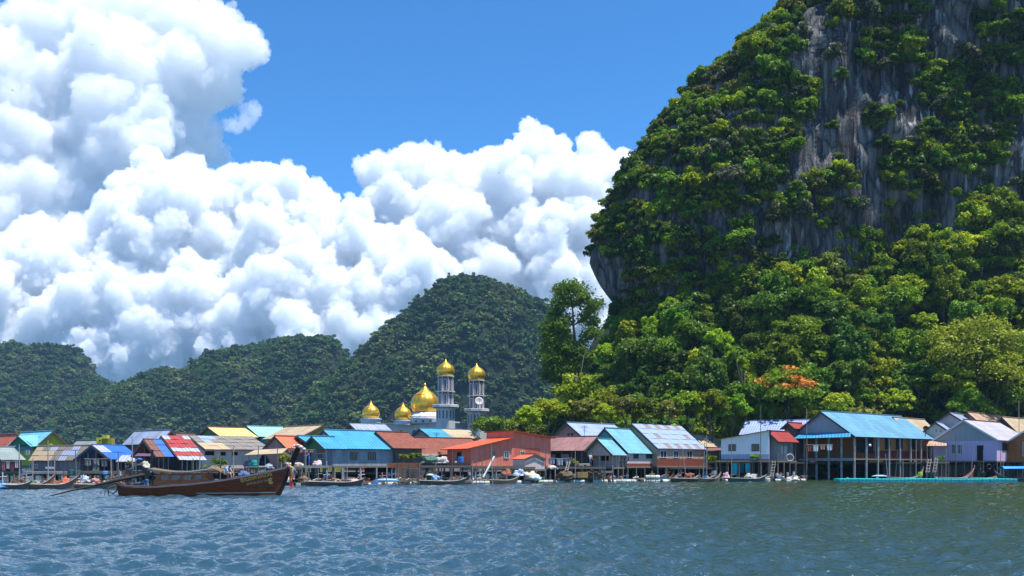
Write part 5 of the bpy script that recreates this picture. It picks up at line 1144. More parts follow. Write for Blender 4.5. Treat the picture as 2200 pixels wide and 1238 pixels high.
# ---------------------------------------------------------------- people: one skin each
def figure(name, label, joints, edges, mats, clothes=None, hair=None, face=(0, -1, 0)):
    """joints: name -> (x, y, z, radius); grown with a skin modifier; materials by body region"""
    names = list(joints); me = bpy.data.meshes.new(name); me.from_pydata([joints[n][:3] for n in names], [(names.index(a), names.index(b)) for a, b in edges], [])
    o = bpy.data.objects.new('tmp', me); COL.objects.link(o); sk = o.modifiers.new('s', 'SKIN'); sk.use_smooth_shade = True; sv = me.skin_vertices[0].data
    for i, n in enumerate(names): sv[i].radius = (joints[n][3], joints[n][3]); sv[i].use_root = (n == 'pelvis')
    ss = o.modifiers.new('u', 'SUBSURF'); ss.levels = 2; ss.render_levels = 2
    dg = bpy.context.evaluated_depsgraph_get(); m2 = bpy.data.meshes.new_from_object(o.evaluated_get(dg)); bpy.data.objects.remove(o)
    keys = [(Vector(joints[n][:3]), n) for n in names]; m2.materials.clear(); reg = ['skin', 'shirt', 'trousers', 'hair']
    for r_ in reg: m2.materials.append(mats[r_])
    hd = Vector(joints['head'][:3]); fv = Vector(face).normalized()
    segs = [(Vector(joints[a][:3]), Vector(joints[b][:3]), a, b) for a, b in edges]
    def region(p):
        best = min(segs, key=lambda s_: (p - (s_[0] + (s_[1] - s_[0]) * max(0, min(1, (p - s_[0]).dot(s_[1] - s_[0]) / max(1e-6, (s_[1] - s_[0]).length_squared))))).length)
        a, b = best[2], best[3]
        if 'head' in (a, b) or 'crown' in (a, b): return 3 if ((p - hd).dot(fv) < .03 and p.z > hd.z - .07) or p.z > hd.z + .05 else 0
        if b.startswith(('hip', 'knee', 'ankle')): return 2 if not b.startswith('ankle') or clothes != 'shorts' else 0
        if b.startswith(('hand', 'fing', 'thumb', 'toe', 'wrist')) or b == 'neck': return 0
        return 1
    m2.polygons.foreach_set('material_index', [region(f.center) for f in m2.polygons]); m2.polygons.foreach_set('use_smooth', [True] * len(m2.polygons))
    c = sum((k[0] for k in keys), Vector()) / len(keys); root = bpy.data.objects.new(name, m2); link(root); tag(root, label, 'person')
    h = MB(); u = Vector((0, 0, 1)); sdv = fv.cross(u)
    for sx in (-1, 1): h.lathe([(.0, -.012), (.012, 0), (.0, .012)], hd + fv * .098 + sdv * (.034 * sx) + u * .012, 6, 0)
    h.lathe([(.0, -.02), (.016, -.005), (.004, .03)], hd + fv * .112 - u * .01, 6, 1); h.box(hd + fv * .100 - u * .055, (.045, .02, .01), 2)
    for sx in (-1, 1): h.lathe([(.0, -.03), (.016, 0), (.0, .03)], hd + sdv * (.088 * sx), 6, 1)
    fo = h.build('face', [BLK, mats['skin'], paint((.35, .12, .10), .6, .1)], root); return root
SKIN = paint((.36, .18, .11), .6, .15); HAIR = paint((.012, .010, .010), .5, .2)
def hands(J, E, w, side, d, curl):
    """palm, four bent fingers and a thumb at wrist joint w, pointing along d"""
    p = Vector(J[w][:3]); d = Vector(d).normalized(); s = d.cross(Vector(curl)).normalized(); c = Vector(curl).normalized()
    J['hand_' + side] = (*(p + d * .06), .030); E.append((w, 'hand_' + side))
    for i, (o, l) in enumerate(((-.03, .066), (-.01, .078), (.01, .072), (.03, .056))):
        a = p + d * .10 + s * o; b = a + d * l * .6 + c * l * .35; e = b + d * l * .15 + c * l * .5
        J['finger%d_%s' % (i, side)] = (*a, .010); J['fingermid%d_%s' % (i, side)] = (*b, .009); J['fingertip%d_%s' % (i, side)] = (*e, .008)
        E += [('hand_' + side, 'finger%d_%s' % (i, side)), ('finger%d_%s' % (i, side), 'fingermid%d_%s' % (i, side)), ('fingermid%d_%s' % (i, side), 'fingertip%d_%s' % (i, side))]
    a = p + d * .05 - s * .045 + c * .01; b = a + d * .035 - s * .012 + c * .02; J['thumb_' + side] = (*a, .012); J['thumbtip_' + side] = (*b, .009); E += [('hand_' + side, 'thumb_' + side), ('thumb_' + side, 'thumbtip_' + side)]
def standing(name, label, base, face, mats, arm=0.0, lean=0.0, clothes=None, h=1.66):
    f = Vector(face).normalized(); s = f.cross(Vector((0, 0, 1))); B = Vector(base); k = h / 1.70; J = {}; E = []
    P = lambda fx, sx, z, r_: (*(B + f * (fx + lean * max(0, z - .9)) * k + s * sx * k + Vector((0, 0, z * k))), r_ * k)
    J['pelvis'] = P(0, 0, .93, .125); J['waist'] = P(.01, 0, 1.08, .115); J['chest'] = P(.0, 0, 1.28, .135); J['neck'] = P(.01, 0, 1.47, .052); J['head'] = P(.03, 0, 1.585, .092); J['crown'] = P(.01, 0, 1.665, .06)
    E += [('pelvis', 'waist'), ('waist', 'chest'), ('chest', 'neck'), ('neck', 'head'), ('head', 'crown')]
    for sd_, nm, ar in ((-1, 'l', arm), (1, 'r', .15)):
        J['shoulder_' + nm] = P(0, .19 * sd_, 1.40, .058); J['elbow_' + nm] = P(.02 + ar * .22, .25 * sd_, 1.13 + ar * .1, .042); J['wrist_' + nm] = P(.08 + ar * .45, .25 * sd_, .90 + ar * .28, .028)
        E += [('chest', 'shoulder_' + nm), ('shoulder_' + nm, 'elbow_' + nm), ('elbow_' + nm, 'wrist_' + nm)]
        hands(J, E, 'wrist_' + nm, nm, f * (.25 + ar) + Vector((0, 0, -1 + ar)), f - s * sd_ * .2)
        J['hip_' + nm] = P(0, .10 * sd_, .87, .088); J['knee_' + nm] = P(.02, .11 * sd_, .49, .062); J['ankle_' + nm] = P(-.01, .11 * sd_, .09, .042); J['toe_' + nm] = P(.14, .13 * sd_, .035, .034)
        E += [('pelvis', 'hip_' + nm), ('hip_' + nm, 'knee_' + nm), ('knee_' + nm, 'ankle_' + nm), ('ankle_' + nm, 'toe_' + nm)]
    return figure(name, label, J, E, mats, clothes, None, f)
def bending(name, label, base, face, mats):
    """seated on a thwart, knees up, bent far forward with both arms reaching down"""
    f = Vector(face).normalized(); s = f.cross(Vector((0, 0, 1))); B = Vector(base); J = {}; E = []
    P = lambda fx, sx, z, r_: (*(B + f * fx + s * sx + Vector((0, 0, z))), r_)
    J['pelvis'] = P(0, 0, .50, .135); J['waist'] = P(.07, 0, .66, .125); J['chest'] = P(.22, 0, .86, .14); J['neck'] = P(.36, 0, .97, .055); J['head'] = P(.47, 0, 1.01, .092); J['crown'] = P(.53, 0, 1.06, .06)
    E += [('pelvis', 'waist'), ('waist', 'chest'), ('chest', 'neck'), ('neck', 'head'), ('head', 'crown')]
    for sd_, nm in ((-1, 'l'), (1, 'r')):
        J['shoulder_' + nm] = P(.28, .19 * sd_, .90, .058); J['elbow_' + nm] = P(.40, .24 * sd_, .66, .043); J['wrist_' + nm] = P(.56, .17 * sd_, .50, .029); E += [('chest', 'shoulder_' + nm), ('shoulder_' + nm, 'elbow_' + nm), ('elbow_' + nm, 'wrist_' + nm)]
        hands(J, E, 'wrist_' + nm, nm, f * .6 + Vector((0, 0, -.6)), f * .2 + Vector((0, 0, -1)))
        J['hip_' + nm] = P(.03, .11 * sd_, .47, .09); J['knee_' + nm] = P(.42, .17 * sd_, .52, .066); J['ankle_' + nm] = P(.34, .16 * sd_, .09, .043); J['toe_' + nm] = P(.49, .17 * sd_, .04, .034)
        E += [('pelvis', 'hip_' + nm), ('hip_' + nm, 'knee_' + nm), ('knee_' + nm, 'ankle_' + nm), ('ankle_' + nm, 'toe_' + nm)]
    return figure(name, label, J, E, mats, 'shorts', None, f * .8 + Vector((0, 0, -.5)))
bending('person', 'person in a pale blue shirt and khaki trousers bending forward in the long-tail boat', (BX(486), HY - .3, BZ(1030) - .06), (1, -.35, 0), {'skin': SKIN, 'shirt': paint((.28, .45, .68), .8, .2), 'trousers': paint((.52, .44, .34), .8, .2), 'hair': HAIR})
bending('person', 'person in dark clothes with bare knees sitting forward of the blue-shirted person', (BX(511), HY + .15, BZ(1026) - .3), (1, .2, 0), {'skin': paint((.46, .25, .17), .6, .15), 'shirt': paint((.03, .03, .04), .8, .2), 'trousers': paint((.06, .05, .06), .8, .2), 'hair': HAIR})
pz = at(1268, 1001, 121)
standing('person', 'person in a white shirt and blue trousers standing on the deck by the teal porch', pz, (.6, -.8, 0), {'skin': SKIN, 'shirt': paint((.70, .70, .72), .8, .15), 'trousers': paint((.05, .12, .32), .8, .2), 'hair': HAIR}, .2, .08)
pz = at(664, 1001, 104)
standing('person', 'person in bright blue reaching out on the deck under the blue porch', pz, (-.7, -.7, 0), {'skin': SKIN, 'shirt': paint((.04, .16, .50), .8, .2), 'trousers': paint((.04, .14, .42), .8, .2), 'hair': HAIR}, 1.0, .15)
# ---------------------------------------------------------------- rafts, decks and everything that stands on them
rc = random.Random(21)
WHITE = paint((.55, .56, .55), .55, .3); BARREL = paint((.03, .16, .45), .45, .25); FOAM = paint((.42, .42, .40), .8, .35)
NETG = paint((.10, .16, .13), .95, .5, .05, 0, 6.0); NETB = paint((.17, .12, .08), .95, .5, .05, 0, 6.0); NETW = paint((.45, .43, .40), .95, .45, .05, 0, 6.0); TARPB = paint((.10, .32, .62), .6, .25); TARPC = paint((.02, .42, .52), .6, .2); RUSTM = paint((.24, .09, .05), .8, .4)
def raft(label, x0, x1, depth, z=.32, floats=0, fm=FOAM, dk=PLANK, yo=0.0):
    Ya, Yb = shoreY(x0) + yo, shoreY(x1) + yo; A = Vector((X(x0, Ya), Ya, 0)); B = Vector((X(x1, Yb), Yb, 0)); d = (B - A).normalized(); n = Vector((-d.y, d.x, 0)); L = (B - A).length
    root = empty('raft', (A + B) / 2, 0, label, 'raft', 'floating rafts along the village front'); M = Matrix((d, n, Vector((0, 0, 1)))).transposed(); m = MB(); k = max(2, int(depth / .32))
    for i in range(k):
        w_ = depth / k; l = L * rc.uniform(.93, 1.0); m.box(A + d * (L / 2 + rc.uniform(-.2, .2)) + n * (w_ * (i + .5)) + Vector((0, 0, z + rc.uniform(-.015, .015))), (l, w_ * .9, .06), 0, M=M)
    part(m, 'deck', dk, root)
    b = MB(); b.box(A + d * (L / 2) + n * .06 + Vector((0, 0, z - .11)), (L * .98, .1, .14), 0, M=M); b.box(A + d * (L / 2) + n * (depth - .1) + Vector((0, 0, z - .11)), (L * .98, .1, .14), 0, M=M); part(b, 'beam', POST, root)
    for i in range(floats):
        c = A + d * (L * (i + .5) / floats + rc.uniform(-.3, .3)) - n * .05 + Vector((0, 0, .08)); f = MB(); l = min(1.7, L / floats * .7) * rc.uniform(.7, 1.1); r = rc.uniform(.17, .26)
        Mf = Matrix((n, Vector((0, 0, 1)), d)).transposed(); f.lathe([(0, -l / 2), (r * .8, -l / 2 + .03), (r, -l / 2 + .1), (r, -.06), (r * .85, 0), (r, .06), (r, l / 2 - .1), (r * .8, l / 2 - .03), (0, l / 2)], c, 10, 0, Mf); part(f, 'float', fm if rc.random() < .75 else WHITE, root)
    return A, B, d, n
RAFTS = [('long grey raft below the grey-green hut at the left edge', -10, 100, 3.0, 0), ('raft of worn planks below the tan and grey roof', 104, 205, 2.6, 2), ('plank raft behind the long-tail boat stern', 210, 335, 2.6, 3), ('raft hidden behind the long-tail boat cabin', 340, 480, 2.4, 0), ('raft behind the long-tail boat bow', 486, 610, 2.4, 1),
         ('raft with blue barrels below the blue gabled porch', 640, 745, 2.2, 3), ('raft below the grey concrete house', 748, 862, 2.4, 3), ('raft with stacked cages below the orange planter', 868, 950, 3.0, 3), ('narrow raft below the left half of the salmon building', 955, 1050, 2.4, 4), ('raft heaped with nets below the right half of the salmon building', 1054, 1180, 2.8, 4),
         ('dark raft on white floats below the pink shack', 1184, 1275, 2.6, 3), ('dark raft on white floats below the teal porch', 1278, 1372, 2.4, 3), ('dark raft on big white floats below the teal house', 1376, 1450, 2.4, 2), ('raft below the patchwork-roofed house', 1454, 1545, 2.4, 2), ('raft with foam floats below the white house', 1550, 1660, 2.4, 4), ('short raft of foam blocks left of the big stilt house', 1664, 1735, 2.0, 4)]
for (lb, a, b, d, f) in RAFTS: raft(lb, a, b, d, floats=f, fm=WHITE if a > 1180 else FOAM)
def deck(label, x0, x1, py, Y, depth, posts=5, mt=PLANK, rail=False, cat='deck'):
    A = at(x0, py, Y); B = at(x1, py, Y); root = empty('deck', ((A.x + B.x) / 2, Y, 0), 0, label, cat); L = B.x - A.x; m = MB(); k = max(3, int(depth / .4))
    for i in range(k): m.box(((A.x + B.x) / 2 + rc.uniform(-.08, .08), Y + depth * (i + .5) / k, A.z - .04 + rc.uniform(-.01, .01)), (L, depth / k * .9, .06))
    m.box(((A.x + B.x) / 2, Y + .05, A.z - .17), (L, .1, .2)); part(m, 'platform', mt, root)
    for i in range(posts):
        for v in (.12, depth - .2): part(MB().tube([(A.x + L * (i + .1) / (posts - .8), Y + v, -1.1), (A.x + L * (i + .1) / (posts - .8) + rc.uniform(-.06, .06), Y + v, A.z - .08)], rc.uniform(.07, .1), 6), 'post', POST, root)
    if rail:
        m = MB(); m.tube([(A.x, Y + .05, A.z + .75), (B.x, Y + .05, A.z + .75)], .04, 5)
        for i in range(6): m.tube([(A.x + L * i / 5, Y + .05, A.z - .1), (A.x + L * i / 5, Y + .05, A.z + .75)], .035, 5)
        part(m, 'railing', POST, root)
deck('grey boardwalk before the tan and grey roofed shack', -8, 150, 1013, 95, 4, 9, CONC)
deck('wooden deck under the royal blue shed and the dark open shed', 168, 345, 1012, 93, 3, 9)
deck('deck behind the long-tail boat below the grey-brown roof', 352, 520, 1008, 104, 4, 8)
deck('deck behind the prow of the long-tail boat', 524, 648, 1004, 102.5, 4.5, 6)
deck('concrete deck under the blue gabled porch', 640, 705, 1000.5, 103, 3.5, 4, CONC)
deck('timber deck before the brown tiled roofs', 905, 1012, 1000, 112, 4.5, 6)
deck('lower plank deck in front of the salmon building', 1012, 1150, 1003, 113.5, 2.2, 7)
deck('deck with clutter before the pink shack', 1158, 1300, 1003, 118.5, 4, 7)
deck('shadowy stone-grey landing below the teal porch', 1240, 1318, 1012, 121, 2.5, 5, CONC)
deck('plank deck below the white house', 1538, 1662, 989, 130, 1.5, 6)
deck('deck joining the long blue roofed house and the lilac house', 1990, 2040, 992, 138, 4, 4)
# ---- long poles
POLES = [(103, 946, 1040, 90, 0, 'bamboo pole before the lime-gabled house'), (117, 970, 1035, 91, 1, 'bamboo pole right of the light blue door'), (71, 985, 1030, 92, 0, 'thin grey stick at the left boardwalk'), (41, 955, 1035, 91, 0, 'thin pole before the cyan roof'), (163, 968, 1040, 91, -1, 'pole left of the royal blue shed'), (238, 975, 1040, 91, 0, 'pole at the right corner of the royal blue shed'), (254, 970, 1040, 91, 0, 'pole by the small grey canopy'), (284, 937, 1030, 92, 0, 'tall thin pole before the silvery metal roof'), (415, 985, 1035, 92, 0, 'pole before the left side of the striped roof'), (429, 978, 1035, 92, 1, 'pole at the right end of the striped roof'),
         (473, 968, 1030, 98, 0, 'pale pole below the grey-brown roof'), (497, 965, 1030, 98, 2, 'leaning pale pole behind the blue-shirted person'), (502, 960, 1030, 98, 0, 'tall pole behind the blue-shirted person'), (555, 957, 1032, 97, 0, 'tall dark pole behind the prow lettering'), (596, 962, 1010, 100, 0, 'thick whitish post left of the prow'), (626, 960, 1010, 100, 0, 'pale post left of the prow cloth'), (657, 962, 1008, 101, 0, 'pale post right of the prow cloth'), (745, 1000, 1040, 98, 1, 'crooked stake below the grey concrete house'), (831, 995, 1035, 101, 0, 'stake at the left end of the orange planter'), (868, 993, 1035, 102, 0, 'stake at the middle of the orange planter'),
         (972, 968, 1030, 108, 0, 'thin pole before the dark salmon door'), (1015, 990, 1030, 109, 0, 'short stake by the timber deck corner'), (1023, 962, 1030, 109, 0, 'tall thin pole before the salmon corner'), (1036, 956, 1030, 109.5, 0, 'tallest bamboo pole against the salmon wall'), (1057, 955, 1025, 110, -1, 'bamboo pole left of the salmon window'), (1172, 970, 1030, 117, 0, 'pole before the left end of the pink roof'), (1236, 962, 1028, 118, 0, 'pole between the pink roof and the teal porch'), (1301, 970, 1030, 119, 0, 'pale post at the teal porch corner'), (1318, 990, 1030, 120, 0, 'stake below the teal porch'),
         (1459, 966, 1028, 126, 1, 'thick bamboo before the middle patchwork house window'), (1469, 966, 1028, 126, -3, 'leaning bamboo right of the middle patchwork house window'), (1502, 972, 1030, 127, 0, 'pole at the right end of the patchwork house'), (1513, 940, 1025, 128, 2, 'leaning utility pole right of the patchwork roof'), (1518, 935, 1020, 129, 0, 'upright pole right of the patchwork roof'), (1572, 940, 1025, 129, 0, 'pole before the left window of the white house'), (1634, 871, 1030, 129, 0, 'very tall thin mast before the white house'), (1733, 878, 1000, 140, 0, 'tall mast behind the grey gable'),
         (1904, 975, 1022, 131, -2, 'leaning stake below the maroon wall'), (1926, 970, 1022, 131, 2, 'slanting stake under the dark windows'), (1940, 985, 1022, 131, 0, 'short pale stake under the long blue roof'), (1968, 946, 1022, 131, 0, 'stout pole at the right end of the long blue roof'), (2053, 933, 1010, 132, 0, 'dark iron pole before the lilac wall'), (2089, 962, 1015, 132, 1, 'pale leaning pole left of the lilac door'), (2112, 965, 1012, 132, 0, 'grey pole right of the lilac door'), (2150, 968, 1012, 133, 0, 'pale post at the corner of the lilac house'), (2189, 860, 985, 150, 0, 'tall mast behind the brown house at the right edge')]
for (px, yt, yb, Y, tl, lb) in POLES:
    t = at(px + tl, yt, Y); b = at(px - tl * 2, yb, Y); b.z = min(b.z, -.6); root_b = Vector((b.x, b.y, 0)); o = MB()
    o.tube([b, (b + t) / 2 + Vector((rc.uniform(-.05, .05), 0, 0)), t], [.062, .055, .042], 6)
    q = o.build('pole', POST_L if rc.random() < .5 else POST); tag(q, lb, 'pole', 'poles along the waterfront')
# ---- heaps, nets, tarpaulins
def heap(name, label, cat, px, py, wpx, hpx, Y, mt, depth=.8, rough=.28, seed=0, group=None):
    c = at(px, py, Y); k = Y / F; w_, h = wpx * k / 2, hpx * k; m = MB(); nu, nv = 22, 9; vs = []
    for j in range(nv + 1):
        ph = math.pi / 2 * j / nv
        for i in range(nu):
            th = 2 * math.pi * i / nu; x = math.cos(th) * math.cos(ph); y = math.sin(th) * math.cos(ph); z = math.sin(ph)
            d = 1 + rough * 2 * mnoise.noise((x * 1.9 + px, y * 1.9, z * 2.1 + seed)) + rough * mnoise.noise((x * 5 + px, y * 5, z * 5))
            vs.append((x * w_ * d, y * w_ * depth * d, max(-.02, z * h * d)))
    fs = [(j * nu + i, j * nu + (i + 1) % nu, (j + 1) * nu + (i + 1) % nu, (j + 1) * nu + i) for j in range(nv) for i in range(nu)]
    m.mesh(vs, fs); o = m.build(name, mt, smooth=True, loc=c); tag(o, label, cat, group); return o
HEAPS = [('net_heap', 'grey-green net heap on the timber deck before the brown tiles', 'net', 925, 995, 36, 14, 113, NETG), ('net_heap', 'pale net heap at the right end of the grey-green heap', 'net', 948, 995, 26, 13, 113, NETW), ('net_heap', 'big brown net mound below the pink shack', 'net', 1216, 1028, 40, 13, 118, NETB), ('net_heap', 'dark net mound beside the landing below the teal porch', 'net', 1275, 1027, 46, 15, 120, NETB),
         ('sack_heap', 'heap of cream and white sacks below the salmon building', 'sacks', 1142, 1030, 32, 14, 113, paint((.58, .50, .38), .9, .4, .1, 0, 5)), ('tarpaulin', 'crumpled pale blue tarpaulin left of the cream sacks', 'tarpaulin', 1116, 1022, 28, 11, 113.5, paint((.34, .44, .58), .7, .4, .2, 0, 4)), ('tarpaulin', 'pale turquoise sheet hanging at the foot of the cream sacks', 'tarpaulin', 1153, 1032, 22, 10, 112.5, paint((.42, .62, .62), .7, .3, .2, 0, 4)), ('net_heap', 'rusty orange net pile on the raft below the salmon door', 'net', 1088, 1022, 22, 12, 113, RUSTM),
         ('net_heap', 'reddish net pile below the tan and grey shack', 'net', 117, 1042, 22, 9, 87, RUSTM), ('net_heap', 'orange-red pile at the middle of the left rafts', 'net', 140, 1038, 18, 11, 88, paint((.45, .12, .06), .9, .4)), ('tarpaulin', 'blue tarpaulin at the left edge of the water', 'tarpaulin', 4, 1049, 24, 9, 84, TARPB), ('tarpaulin', 'pale blue bundle under the royal blue shed', 'tarpaulin', 183, 1033, 16, 10, 90, paint((.42, .52, .66), .8, .3)), ('net_heap', 'grey heap left of the reddish net pile', 'net', 66, 1040, 20, 9, 88, NETG), ('net_heap', 'coral red bundle right of the orange-red pile', 'net', 204, 1036, 16, 8, 89, paint((.50, .17, .12), .9, .35)),
         ('tarpaulin', 'pink cloth spread on the raft below the grey concrete house', 'tarpaulin', 757, 1036, 30, 7, 101, paint((.50, .30, .27), .9, .3)), ('net_heap', 'brownish net heap under the blue gabled porch', 'net', 652, 1033, 22, 9, 99, NETB), ('net_heap', 'cream bags by the prow ribbons', 'sacks', 617, 1036, 14, 12, 98, paint((.62, .58, .50), .9, .3)), ('net_heap', 'tangle of pale rope on the deck before the pink shack', 'net', 1186, 1008, 24, 8, 117, NETW), ('net_heap', 'dark canvas mound between the small orange hut and the pink shack', 'canvas', 1148, 1006, 20, 14, 116, paint((.07, .065, .06), .9, .4)),
         ('tarpaulin', 'blue and white bundle right of the cage stack', 'tarpaulin', 935, 1030, 18, 8, 106, paint((.20, .34, .58), .7, .35)), ('net_heap', 'brown net bundle on the raft below the patchwork house', 'net', 1480, 1026, 20, 8, 125, RUSTM), ('net_heap', 'pale foam rubble at the left end of the big stilt house', 'foam', 1702, 1033, 34, 7, 128, FOAM), ('net_heap', 'white and pink bundle on the raft below the white house', 'bundle', 1560, 1026, 14, 11, 126, paint((.62, .38, .45), .8, .4)), ('net_heap', 'greyish canvas on the raft below the white house', 'canvas', 1612, 1027, 24, 8, 127, NETW), ('net_heap', 'blue bundle resting on the long-tail boat deck forward of the people', 'bundle', 525, 1025, 22, 12, 67.4, paint((.10, .14, .28), .8, .45, .2, 0, 5)),
         ('net_heap', 'dark tangle on the deck by the engine exhaust', 'net', 296, 1010, 40, 14, 92.5, paint((.05, .055, .06), .9, .5)), ('net_heap', 'grey-white gear heap right of the small grey canopy', 'gear', 312, 1010, 26, 16, 93, NETW), ('net_heap', 'purple flowered cloth bundle below the tan canopy', 'cloth', 536, 1003, 22, 12, 103, paint((.38, .20, .36), .8, .5, .2, 0, 6)), ('net_heap', 'grey cloth bundle on the deck left of the prow', 'cloth', 578, 1006, 22, 8, 101, paint((.28, .31, .36), .8, .4)), ('net_heap', 'dark blue laundry heap under the tan canopy', 'cloth', 568, 1001, 20, 22, 104, paint((.03, .04, .09), .9, .4)), ('net_heap', 'pink-white laundry on the deck right of the person in bright blue', 'cloth', 682, 1000, 20, 10, 104, paint((.56, .38, .38), .9, .4)), ('net_heap', 'grey-white bundles under the blue porch', 'cloth', 643, 1000, 18, 6, 104, NETW)]
for i, hdef in enumerate(HEAPS): heap(*hdef, seed=i * 1.7, group='heaps along the waterfront')
# ---- simple container things
def barrel(label, px, py, Y, r, h, mt, lid=None, tilt=0.0, name='barrel', cat='barrel'):
    c = at(px, py, Y); root = empty(name, c, 0, label, cat); M = Matrix.Rotation(tilt, 3, 'Y'); m = MB(); m.lathe([(r * .86, 0), (r * .95, .05 * h), (r, .2 * h), (r * 1.03, .33 * h), (r, .36 * h), (r, .64 * h), (r * 1.03, .67 * h), (r, .72 * h), (r * .93, .95 * h), (r * .88, h), (r * .8, h), (r * .78, h * .96)], c, 16, 0, M); part(m, 'drum', mt, root, smooth=False)
    m = MB(); m.lathe([(.0, .965 * h), (r * .8, .965 * h), (r * .8, .985 * h), (0, .99 * h)], c, 16, 0, M); part(m, 'lid', lid or mt, root)
for d in (('blue barrel standing before the dark salmon door', 990, 995, 112.5, .36, .78, BARREL), ('small white tub left of the blue barrel', 979, 995, 112.6, .17, .22, WHITE), ('turquoise tub under the tan canopy', 547, 1003, 102.3, .42, .72, paint((.02, .36, .30), .5, .2)), ('white tub left of the turquoise tub', 540, 1003, 102.4, .22, .5, WHITE), ('dark green drum on the boardwalk below the tan and grey roof', 152, 1022, 92.5, .32, .62, paint((.03, .10, .08), .6, .3)), ('dark teal drum right of the dark green drum', 167, 1022, 92.5, .32, .55, paint((.02, .09, .10), .6, .3)), ('blue drum lying low under the blue porch deck', 700, 1040, 98.5, .26, .3, BARREL), ('light blue bucket at the left rafts', 226, 1020, 91, .25, .35, TARPB),
          ('white bucket beside the ladder', 1669, 1024, 127.5, .18, .45, WHITE), ('white jug left of the big stilt house stilts', 1692, 1023, 127.6, .13, .5, WHITE), ('pale jug right of the white jug', 1705, 1022, 127.6, .13, .55, WHITE), ('white tank on the raft left of the foam blocks', 1648, 1035, 127, .4, .5, WHITE), ('dark green planter tub on the teal porch landing', 1258, 1003, 119.5, .2, .3, paint((.06, .10, .07), .8, .3)), ('pinkish plastic drum under the salmon building', 1008, 1022, 111, .16, .4, paint((.50, .36, .32), .6, .3))): barrel(*d)
def crate(label, px, py, Y, w_, h, mt, ang=.3, open_=True):
    c = at(px, py, Y); root = empty('crate', c, ang, label, 'crate'); 
    for nm, bx in (('base', (0, 0, .03, w_, w_ * .7, .05)), ('side', (0, -w_ * .35, h / 2, w_, .03, h)), ('side', (0, w_ * .35, h / 2, w_, .03, h)), ('side', (-w_ / 2 + .015, 0, h / 2, .03, w_ * .66, h)), ('side', (w_ / 2 - .015, 0, h / 2, .03, w_ * .66, h))):
        MB().box(bx[:3], bx[3:]).build(nm, mt, root)
    m = MB()
    for i in range(3): m.box((0, -w_ * .35 - .02, h * (.2 + .3 * i)), (w_, .02, h * .1))
    m.build('rib', mt, root)
for d in (('ochre crate on the dark raft below the teal porch', 1249, 1027, 118.3, 1.4, .75, paint((.40, .25, .09), .8, .35)), ('white foam box left of the ochre crate', 1236, 1027, 118.1, .5, .55, FOAM), ('grey crate on the raft below the white house', 1617, 1026, 127.2, 1.0, .5, paint((.35, .36, .38), .8, .3)), ('white foam box at the end of the left rafts', 107, 1008, 94.5, .75, .22, WHITE), ('blue crate on the deck under the small grey canopy', 277, 1011, 93, .6, .45, paint((.06, .22, .34), .7, .3)), ('cream box lying on the landing by the white-shirted person', 1252, 1001, 120.5, 1.5, .3, paint((.50, .45, .34), .8, .3)), ('white foam box below the blue gabled porch', 641, 1044, 98.3, .5, .3, WHITE), ('blue and white box on the raft below the grey concrete house', 698, 1043, 98.8, .75, .3, TARPB), ('second blue box on the raft below the light blue kayak', 805, 1041, 101.2, .7, .3, TARPB),
          ('grey bin beside the pole right of the patchwork house', 1535, 1020, 128, .45, .55, paint((.42, .43, .45), .7, .3))): crate(*d)
# stack of wire cages
cg = empty('cage_stack', at(890, 1028, 106), 0, 'stack of dark wire fishing cages under the orange planter', 'fishing cages')
for j in range(4):
    m = MB(); w_ = .5
    for i in range(4 if j < 3 else 3):
        c = at(877 + i * 9 + (j % 2) * 2, 1027 - j * 5.2, 106 + .1 * i)
        for (dx, dz) in ((-.22, 0), (.22, 0), (-.22, .2), (.22, .2)): m.tube([c + Vector((dx, -.4, dz)), c + Vector((dx, .4, dz))], .02, 4)
        for dy in (-.4, 0, .4):
            for dz in (0, .1, .2): m.tube([c + Vector((-.22, dy, dz)), c + Vector((.22, dy, dz))], .018, 4)
            for dx in (-.22, -.07, .07, .22): m.tube([c + Vector((dx, dy, 0)), c + Vector((dx, dy, .2))], .016, 4)
    part(m, 'cage_layer', paint((.16, .15, .14), .8, .4), cg)
